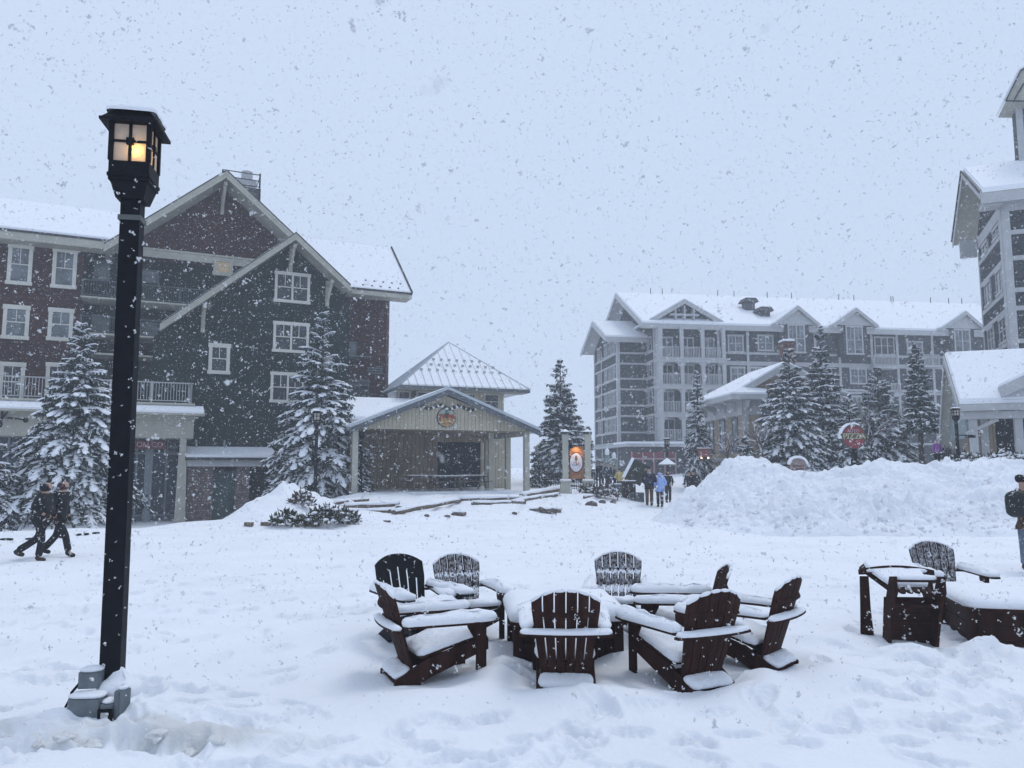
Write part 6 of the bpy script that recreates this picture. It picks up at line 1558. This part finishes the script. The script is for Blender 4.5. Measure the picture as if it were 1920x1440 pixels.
for i, (u, v, L, l) in enumerate(((12, 1013, .4, 'dark snowboard lying flat, farthest left on the snow'), (58, 1012, .3, 'dark ski lying on the snow behind the walkers'), (118, 1008, .22, 'dark ski tip right of the walkers'), (148, 1004, .13, 'small dark glove-like piece on the snow'), (162, 1003, .13, 'dark strap lying between the small piece and the lamp post'), (180, 1001, .2, 'dark boot strap nearest the lamp post on the snow'))):
    p = gpx(u, v); r = MB(); n = 12; r.xy([(L/2*math.cos(6.283*k/n), .09*math.sin(6.283*k/n)) for k in range(n)], 0, .03); o = r.build('ski_gear', BLACKM); o.location = (p.x, p.y, gz(p.x, p.y)+.01); o.rotation_euler = (R(6), 0, .15*i-.2); tag(o, l, 'ski gear', 'ski gear lying on the snow before the shop')
# things before the canopy
Pq = at(1812, 866, 29.5)
r = empty('long_table', (Pq.x, 29.5, 1.15), R(-8), 'long narrow table edge topped with snow before the hedge', 'table'); MB().box(-.85, .85, -.3, .3, .62, .68).build('tabletop', mat('dark_green_table', (.03, .06, .04)), r); MB().box(-.87, .87, -.32, .32, .681, .74).build('snow_cover', SNOW, r)
b = MB(); [b.box(x-.03, x+.03, -.2, .2, 0, .62) for x in (-.7, .7)]; b.build('leg', BLACKM, r)

# ------------------------------------------------------------------ people
def skin(name, V, E, Rd, m, par=None, sub=1, root_i=0):
    me = bpy.data.meshes.new(name); me.from_pydata([tuple(v) for v in V], E, []); o = bpy.data.objects.new(name, me); COL.objects.link(o)
    sk = o.modifiers.new('s', 'SKIN'); sk.use_smooth_shade = True
    for i, r_ in enumerate(Rd):
        d = me.skin_vertices[0].data[i]; d.radius = (r_, r_) if not hasattr(r_, '__len__') else r_; d.use_root = (i == root_i)
    if sub: o.modifiers.new('u', 'SUBSURF').levels = sub; o.modifiers['u'].render_levels = sub
    bpy.context.view_layer.update()
    ev = bpy.data.meshes.new_from_object(o.evaluated_get(bpy.context.evaluated_depsgraph_get())); bpy.data.objects.remove(o)
    ev.materials.clear(); ev.materials.append(m); ev.name = name
    ev.polygons.foreach_set('use_smooth', [True]*len(ev.polygons))
    return link(name, ev, par)
SKINM = mat('skin', (.42, .26, .20), .5, .4)
def person(loc, rz, label, legs, arms, coat, pants, boots, hair, hat=None, lean=0.0, headturn=0.0, pack=None, hood=None, hem=.78, H=1.75, coatr=1.0):
    """local frame: faces -y. legs/arms: joints for left(+x) and right(-x): (knee, ankle), (elbow, wrist)"""
    r = empty('person', loc, R(rz), label, 'person'); r.scale = (H/1.75,)*3
    L = lambda z: -lean*(z-.9)
    pel = (0, 0, .95); wa = (0, L(1.12), 1.12); ch = (0, L(1.33)+.01, 1.33); nk = (0, L(1.49), 1.49); hd = (0, L(1.58)-.01, 1.575); hd2 = (0, L(1.64)-.015, 1.645); hd3 = (0, L(1.71)-.005, 1.705)
    V = [pel, wa, ch, nk, hd, hd2, hd3]; E = [(0, 1), (1, 2), (2, 3), (3, 4), (4, 5), (5, 6)]; Q = [(.14, .10), (.13, .10), (.15, .11), .062, (.080, .090), (.096, .108), (.08, .092)]
    nose = (0, hd[1]-.105, 1.60); V.append(nose); E.append((5, 7)); Q.append(.014)
    for k, s in enumerate((1, -1)):
        kn, an = legs[k]; b0 = len(V); V += [(s*.095, 0, .88), kn, an, (an[0], an[1]-.14, max(.035, an[2]-.06))]; E += [(0, b0), (b0, b0+1), (b0+1, b0+2), (b0+2, b0+3)]; Q += [.09, .06, .045, .035]
        el, wr = arms[k]; b1 = len(V); sh = (s*.19, L(1.42), 1.42); V += [sh, el, wr]; E += [(2, b1), (b1, b1+1), (b1+1, b1+2)]; Q += [.055, .043, .030]
        d = (Vector(wr)-Vector(el)).normalized(); pm = Vector(wr)+d*.06; V.append(tuple(pm)); E.append((b1+2, b1+3)); Q.append((.032, .018))
        sd = d.cross(Vector((1, 0, 0))).normalized()
        for f, (o_, l_) in enumerate(((-.030, .072), (-.010, .082), (.010, .078), (.028, .06))):
            bb = len(V); V += [tuple(pm+sd*o_+d*.03), tuple(pm+sd*o_*1.2+d*l_*.7+Vector((-s*.012, 0, 0))), tuple(pm+sd*o_*1.2+d*l_+Vector((-s*.03, 0, 0)))]; E += [(b1+3, bb), (bb, bb+1), (bb+1, bb+2)]; Q += [.010, .009, .008]
        bb = len(V); V += [tuple(pm-sd*.045-d*.01), tuple(pm-sd*.065+d*.03)]; E += [(b1+3, bb), (bb, bb+1)]; Q += [.011, .009]
    body = skin('body', V, E, Q, SKINM, r)
    # trousers
    V = [(0, 0, .96)]; E = []; Q = [(.165, .125)]
    for k, s in enumerate((1, -1)):
        kn, an = legs[k]; b0 = len(V); mid = tuple((Vector(kn)+Vector(an))/2); V += [(s*.10, 0, .84), kn, mid, (an[0], an[1], an[2]+.02)]; E += [(0, b0), (b0, b0+1), (b0+1, b0+2), (b0+2, b0+3)]; Q += [.115, .085, .082, .085]
    skin('trousers', V, E, Q, pants, body)
    # coat with sleeves
    c = coatr; V = [(0, 0, hem), (0, 0, .95), wa, ch, (0, L(1.46), 1.45)]; E = [(0, 1), (1, 2), (2, 3), (3, 4)]; Q = [(.185*c, .145*c), (.19*c, .15*c), (.175*c, .15*c), (.19*c, .155*c), (.09, .09)]
    for k, s in enumerate((1, -1)):
        el, wr = arms[k]; b1 = len(V); V += [(s*.20, L(1.41), 1.41), el, tuple(Vector(wr)*.9+Vector(el)*.1)]; E += [(3, b1), (b1, b1+1), (b1+1, b1+2)]; Q += [.085*c, .072*c, .058*c]
    skin('coat', V, E, Q, coat, body, root_i=1)
    for k, s in enumerate((1, -1)):
        an = legs[k][1]; t = Vector((an[0], an[1]-.16, max(.04, an[2]-.07)))
        skin('boot', [(an[0], an[1]+.03, an[2]+.06), (an[0], an[1]+.01, an[2]-.03), tuple(t)], [(0, 1), (1, 2)], [.07, .065, .048], boots, body)
    for k in range(2):      # gloves
        el, wr = Vector(arms[k][0]), Vector(arms[k][1]); d = (wr-el).normalized()
        skin('glove', [tuple(wr), tuple(wr+d*.07), tuple(wr+d*.13)], [(0, 1), (1, 2)], [.045, .052, .04], boots if boots is not BOOTR else BLK, body)
    if hood: skin('hood', [(0, L(1.49)+.02, 1.49), (0, L(1.60)+.012, 1.60), (0, L(1.69)+.012, 1.685)], [(0, 1), (1, 2)], [.118, .130, .112], hood, body, sub=2)
    elif hat: skin('hat', [(0, L(1.66)+.015, 1.665), (0, L(1.76)+.01, 1.76)], [(0, 1)], [.118, .095], hat, body, sub=2)
    else: skin('hair', [(0, L(1.6)+.045, 1.60), (0, L(1.68)+.02, 1.685), (0, L(1.72)-.01, 1.72)], [(0, 1), (1, 2)], [(.12, .10), (.13, .135), (.10, .12)], hair, body)
    if pack:
        b = MB(); y0 = .16
        b.ball((0, 0, 0), (1, 1, 1), 0, 28, 18); pw = lambda c, e: math.copysign(abs(c)**e, c)
        b.v = [(.185*pw(x, .62), y0+.12+.125*pw(y, .7), 1.23+.235*pw(z, .6)) for x, y, z in b.v]; pk = b.build('backpack', pack, body, True)
        b2 = MB(); b2.ball((0, 0, 0), (1, 1, 1), 0, 20, 12); b2.v = [(.14*pw(x, .6), y0+.235+.05*pw(y, .8), 1.13+.10*pw(z, .6)) for x, y, z in b2.v]; b2.build('pack_pocket', pack, pk, True)
        b = MB(); b.tube([(-.05, y0+.05, 1.41), (-.045, y0+.05, 1.48), (.0, y0+.05, 1.50), (.045, y0+.05, 1.48), (.05, y0+.05, 1.41)], .014, 6)
        for s in (-1, 1): b.tube([(s*.12, y0, 1.40), (s*.13, .02, 1.47), (s*.14, -.14, 1.38), (s*.15, -.1, 1.12), (s*.15, y0, 1.05)], .022, 6)
        b.build('strap', pack, pk)
    return r
BLK = mat('black_cloth', (.012, .013, .016), .8, .2, .3, 20); NAVY = mat('navy_cloth', (.016, .022, .045), .8, .2, .3, 12); BRN = mat('dark_brown_cloth', (.085, .05, .03), .8, .2, .4, 14)
JEAN = mat('blue_grey_jeans', (.12, .15, .20), .85, .2, .25, 16); BLUE = mat('light_blue_coat', (.30, .43, .78), .7, .3, .12, 10); YEL = mat('orange_yellow_coat', (.60, .34, .09), .7, .3, .2, 10); YEL2 = mat('dull_yellow_coat', (.46, .38, .12), .7, .3, .2, 10)
BOOTB = mat('brown_boot', (.05, .028, .02), .6, .3); BOOTR = mat('dark_rust_boot', (.035, .02, .016), .6, .3); PCK = mat('black_pack', (.008, .009, .012), .6, .4, .3, 18)
stand = lambda w_=.11: [((w_, -.02, .50), (w_, 0, .11)), ((-w_, -.02, .50), (-w_, 0, .11))]
down = [((.27, .03, 1.14), (.27, -.06, .90)), ((-.27, .03, 1.14), (-.27, -.06, .90))]
pocket = [((.30, .06, 1.15), (.20, -.13, 1.02)), ((-.30, .06, 1.15), (-.20, -.13, 1.02))]
# two walkers at the left, striding to the right
P1 = gpx(74, 1051); P2 = gpx(96, 1047)
# facing +x : rz = 90 ; stride along -y local
r1 = person((P1.x, P1.y, P1.z-.02), 96, 'nearer walker at the left in dark padded clothes, striding right with one leg far back', [((.09, .10, .50), (.10, .52, .20)), ((-.09, -.06, .48), (-.10, -.02, .09))], pocket, BLK, BLK, BOOTR, BLK, hood=BLK, lean=.06, H=1.70, hem=.74, coatr=1.12)
r2 = person((P2.x-.14, P2.y+.45, P2.z-.02), 88, 'farther walker at the left in a dark coat, in step beyond the nearer one', [((.10, .10, .49), (.10, .38, .16)), ((-.10, -.22, .52), (-.10, -.32, .11))], down, BLK, BLK, BLK, BLK, hood=mat('maroon_hood', (.05, .018, .022)), lean=.06, H=1.69)
# backpacker cut off by the right edge
P3 = gpx(1922, 1073)
p3_ = person((P3.x+.20, P3.y, P3.z-.02), 118, 'person with a black backpack, brown jacket and jeans, cut by the right edge', [((.11, .04, .50), (.10, .10, .12)), ((-.11, -.06, .50), (-.12, -.10, .10))], pocket, BRN, JEAN, BOOTB, BLK, pack=PCK, hem=.80, H=1.80)
p3_.rotation_euler.y = R(4)
# people on the path
for (u, v, Y, rz, lab, kw) in (
    (1218, 952, 36.5, 175, 'person in a black coat and loose brown trousers seen from behind on the path', dict(coat=BLK, pants=BRN, boots=BLK, hair=BLK, hat=BLK, H=1.82, coatr=1.12, pack=NAVY)),
    (1238, 952, 36.6, 190, 'person in a light blue hooded coat walking beside the one in black', dict(coat=BLUE, pants=BLK, boots=BLK, hair=BLK, hood=BLUE, H=1.70, coatr=1.1)),
    (1253, 935, 42.5, 10, 'dark-clothed person under the small snowy umbrella', dict(coat=BLK, pants=BLK, boots=BLK, hair=BLK, hood=BLK, H=1.75)),
    (1301, 925, 43.0, 200, 'dark-clothed person half hidden by the left end of the snow bank', dict(coat=BLK, pants=BLK, boots=BLK, hair=BRN, H=1.80, pack=BLK)),
    (1293, 925, 44.5, 160, 'second dark-clothed person close behind the bank end', dict(coat=NAVY, pants=BLK, boots=BLK, hair=BRN, hat=BLK, H=1.7)),
    (1176, 905, 52, 10, 'person in an orange-yellow coat above the leaning board', dict(coat=YEL, pants=BRN, boots=BLK, hair=BLK, hat=BRN, H=1.75)),
    (1162, 914, 49, 170, 'person in a dull yellow coat left of the leaning board', dict(coat=YEL2, pants=BLK, boots=BLK, hair=BRN, H=1.60)),
    (1140, 915, 49, 20, 'person in dark navy clothes behind the right sign post', dict(coat=NAVY, pants=BLK, boots=BLK, hair=BLK, hat=BLK, H=1.72)),
    (1128, 913, 51, 200, 'person in black clothes between the sign and the closed umbrella', dict(coat=BLK, pants=BLK, boots=BLK, hair=BLK, hat=BLK, H=1.75)),
    (1153, 913, 50, 90, 'person in a brown coat left of the dull yellow coat', dict(coat=BRN, pants=BLK, boots=BLK, hair=BLK, hat=BRN, H=1.7))):
    p = at(u, v, Y); person((p.x, Y, gz(p.x, Y)-.02), rz, lab, stand(.10), pocket if rz % 20 else down, **kw)
p = at(1757, 850, 36.5); person((p.x, 36.5, p.z-.55), 180, 'small figure in a purple coat behind the snow bank', stand(), down, mat('purple_coat', (.25, .08, .32)), BLK, BLK, BLK, H=1.2, hat=mat('purple_hat', (.30, .15, .35)))

# ------------------------------------------------------------------ falling snow
rf_ = np.random.RandomState(77)
def flakes(N, r0, r1, smin, smax, nlobe, bias=3.0):
    out = []
    u = rf_.rand(N); r_ = (r0**bias+u*(r1**bias-r0**bias))**(1/bias)
    th = rf_.uniform(-.80, .80, N); el = np.arcsin(rf_.uniform(-.30, .66, N))
    X = r_*np.sin(th)*np.cos(el); Y = r_*np.cos(th)*np.cos(el); Zz = CAMH+r_*np.sin(el)
    ok = Zz > ground_h(X, Y)+.15; X, Y, Zz = X[ok], Y[ok], Zz[ok]; n = len(X)
    S = smin*(smax/smin)**(rf_.rand(n)**2.2)
    P0 = np.stack([X, Y, Zz], 1); VV = []; FF = []; off = 0
    octf = np.array([[0, 2, 4], [2, 1, 4], [1, 3, 4], [3, 0, 4], [2, 0, 5], [1, 2, 5], [3, 1, 5], [0, 3, 5]])
    for k in range(nlobe):
        c = P0+rf_.normal(0, 1, (n, 3))*S[:, None]*(.42 if k else 0)
        a = rf_.normal(0, 1, (n, 3)); a /= np.linalg.norm(a, axis=1)[:, None]; t = rf_.normal(0, 1, (n, 3)); b_ = np.cross(a, t); b_ /= np.linalg.norm(b_, axis=1)[:, None]; c_ = np.cross(a, b_)
        sa = S*rf_.uniform(.35, .75, n); sb = S*rf_.uniform(.20, .45, n); sc = S*rf_.uniform(.12, .3, n)
        if k: sa = sa*.7; sb = sb*.8
        vs = np.stack([c+a*sa[:, None], c-a*sa[:, None], c+b_*sb[:, None], c-b_*sb[:, None], c+c_*sc[:, None], c-c_*sc[:, None]], 1)
        VV.append(vs.reshape(-1, 3)); FF.append((octf[None]+(np.arange(n)*6)[:, None, None]+off).reshape(-1, 3)); off += n*6
    return np.vstack(VV), np.vstack(FF)
parts = [flakes(30, .22, .7, .002, .0045, 4), flakes(60, .9, 2.2, .005, .013, 7), flakes(2300, 2.2, 6, .006, .019, 6), flakes(34000, 5, 14, .009, .028, 3), flakes(130000, 12, 31, .012, .030, 1)]
VV = []; FF = []; o_ = 0
for v, f in parts: VV.append(v); FF.append(f+o_); o_ += len(v)
FLK = mat('snowflake', (.68, .70, .72), .8, .1)
me = np_mesh('falling_snow', np.vstack(VV), np.vstack(FF), FLK)
tag(link('falling_snow', me), 'snowflakes falling all over the square', 'snowflakes', None, 'stuff')

# ------------------------------------------------------------------ air full of snow
hz = MB().box(-130, 130, -12, 190, -3.2, 30).mesh('haze', [])
hm = bpy.data.materials.new('haze'); hm.use_nodes = True; t = hm.node_tree; t.nodes.clear()
ho = t.nodes.new('ShaderNodeOutputMaterial'); hv = t.nodes.new('ShaderNodeVolumePrincipled'); hv.inputs['Color'].default_value = (.90, .94, 1, 1); hv.inputs['Density'].default_value = 0.0021; hv.inputs['Anisotropy'].default_value = 0.2
t.links.new(hv.outputs[0], ho.inputs['Volume']); hz.materials.append(hm)
tag(link('haze', hz), 'snow haze filling the air', None, None, 'stuff')
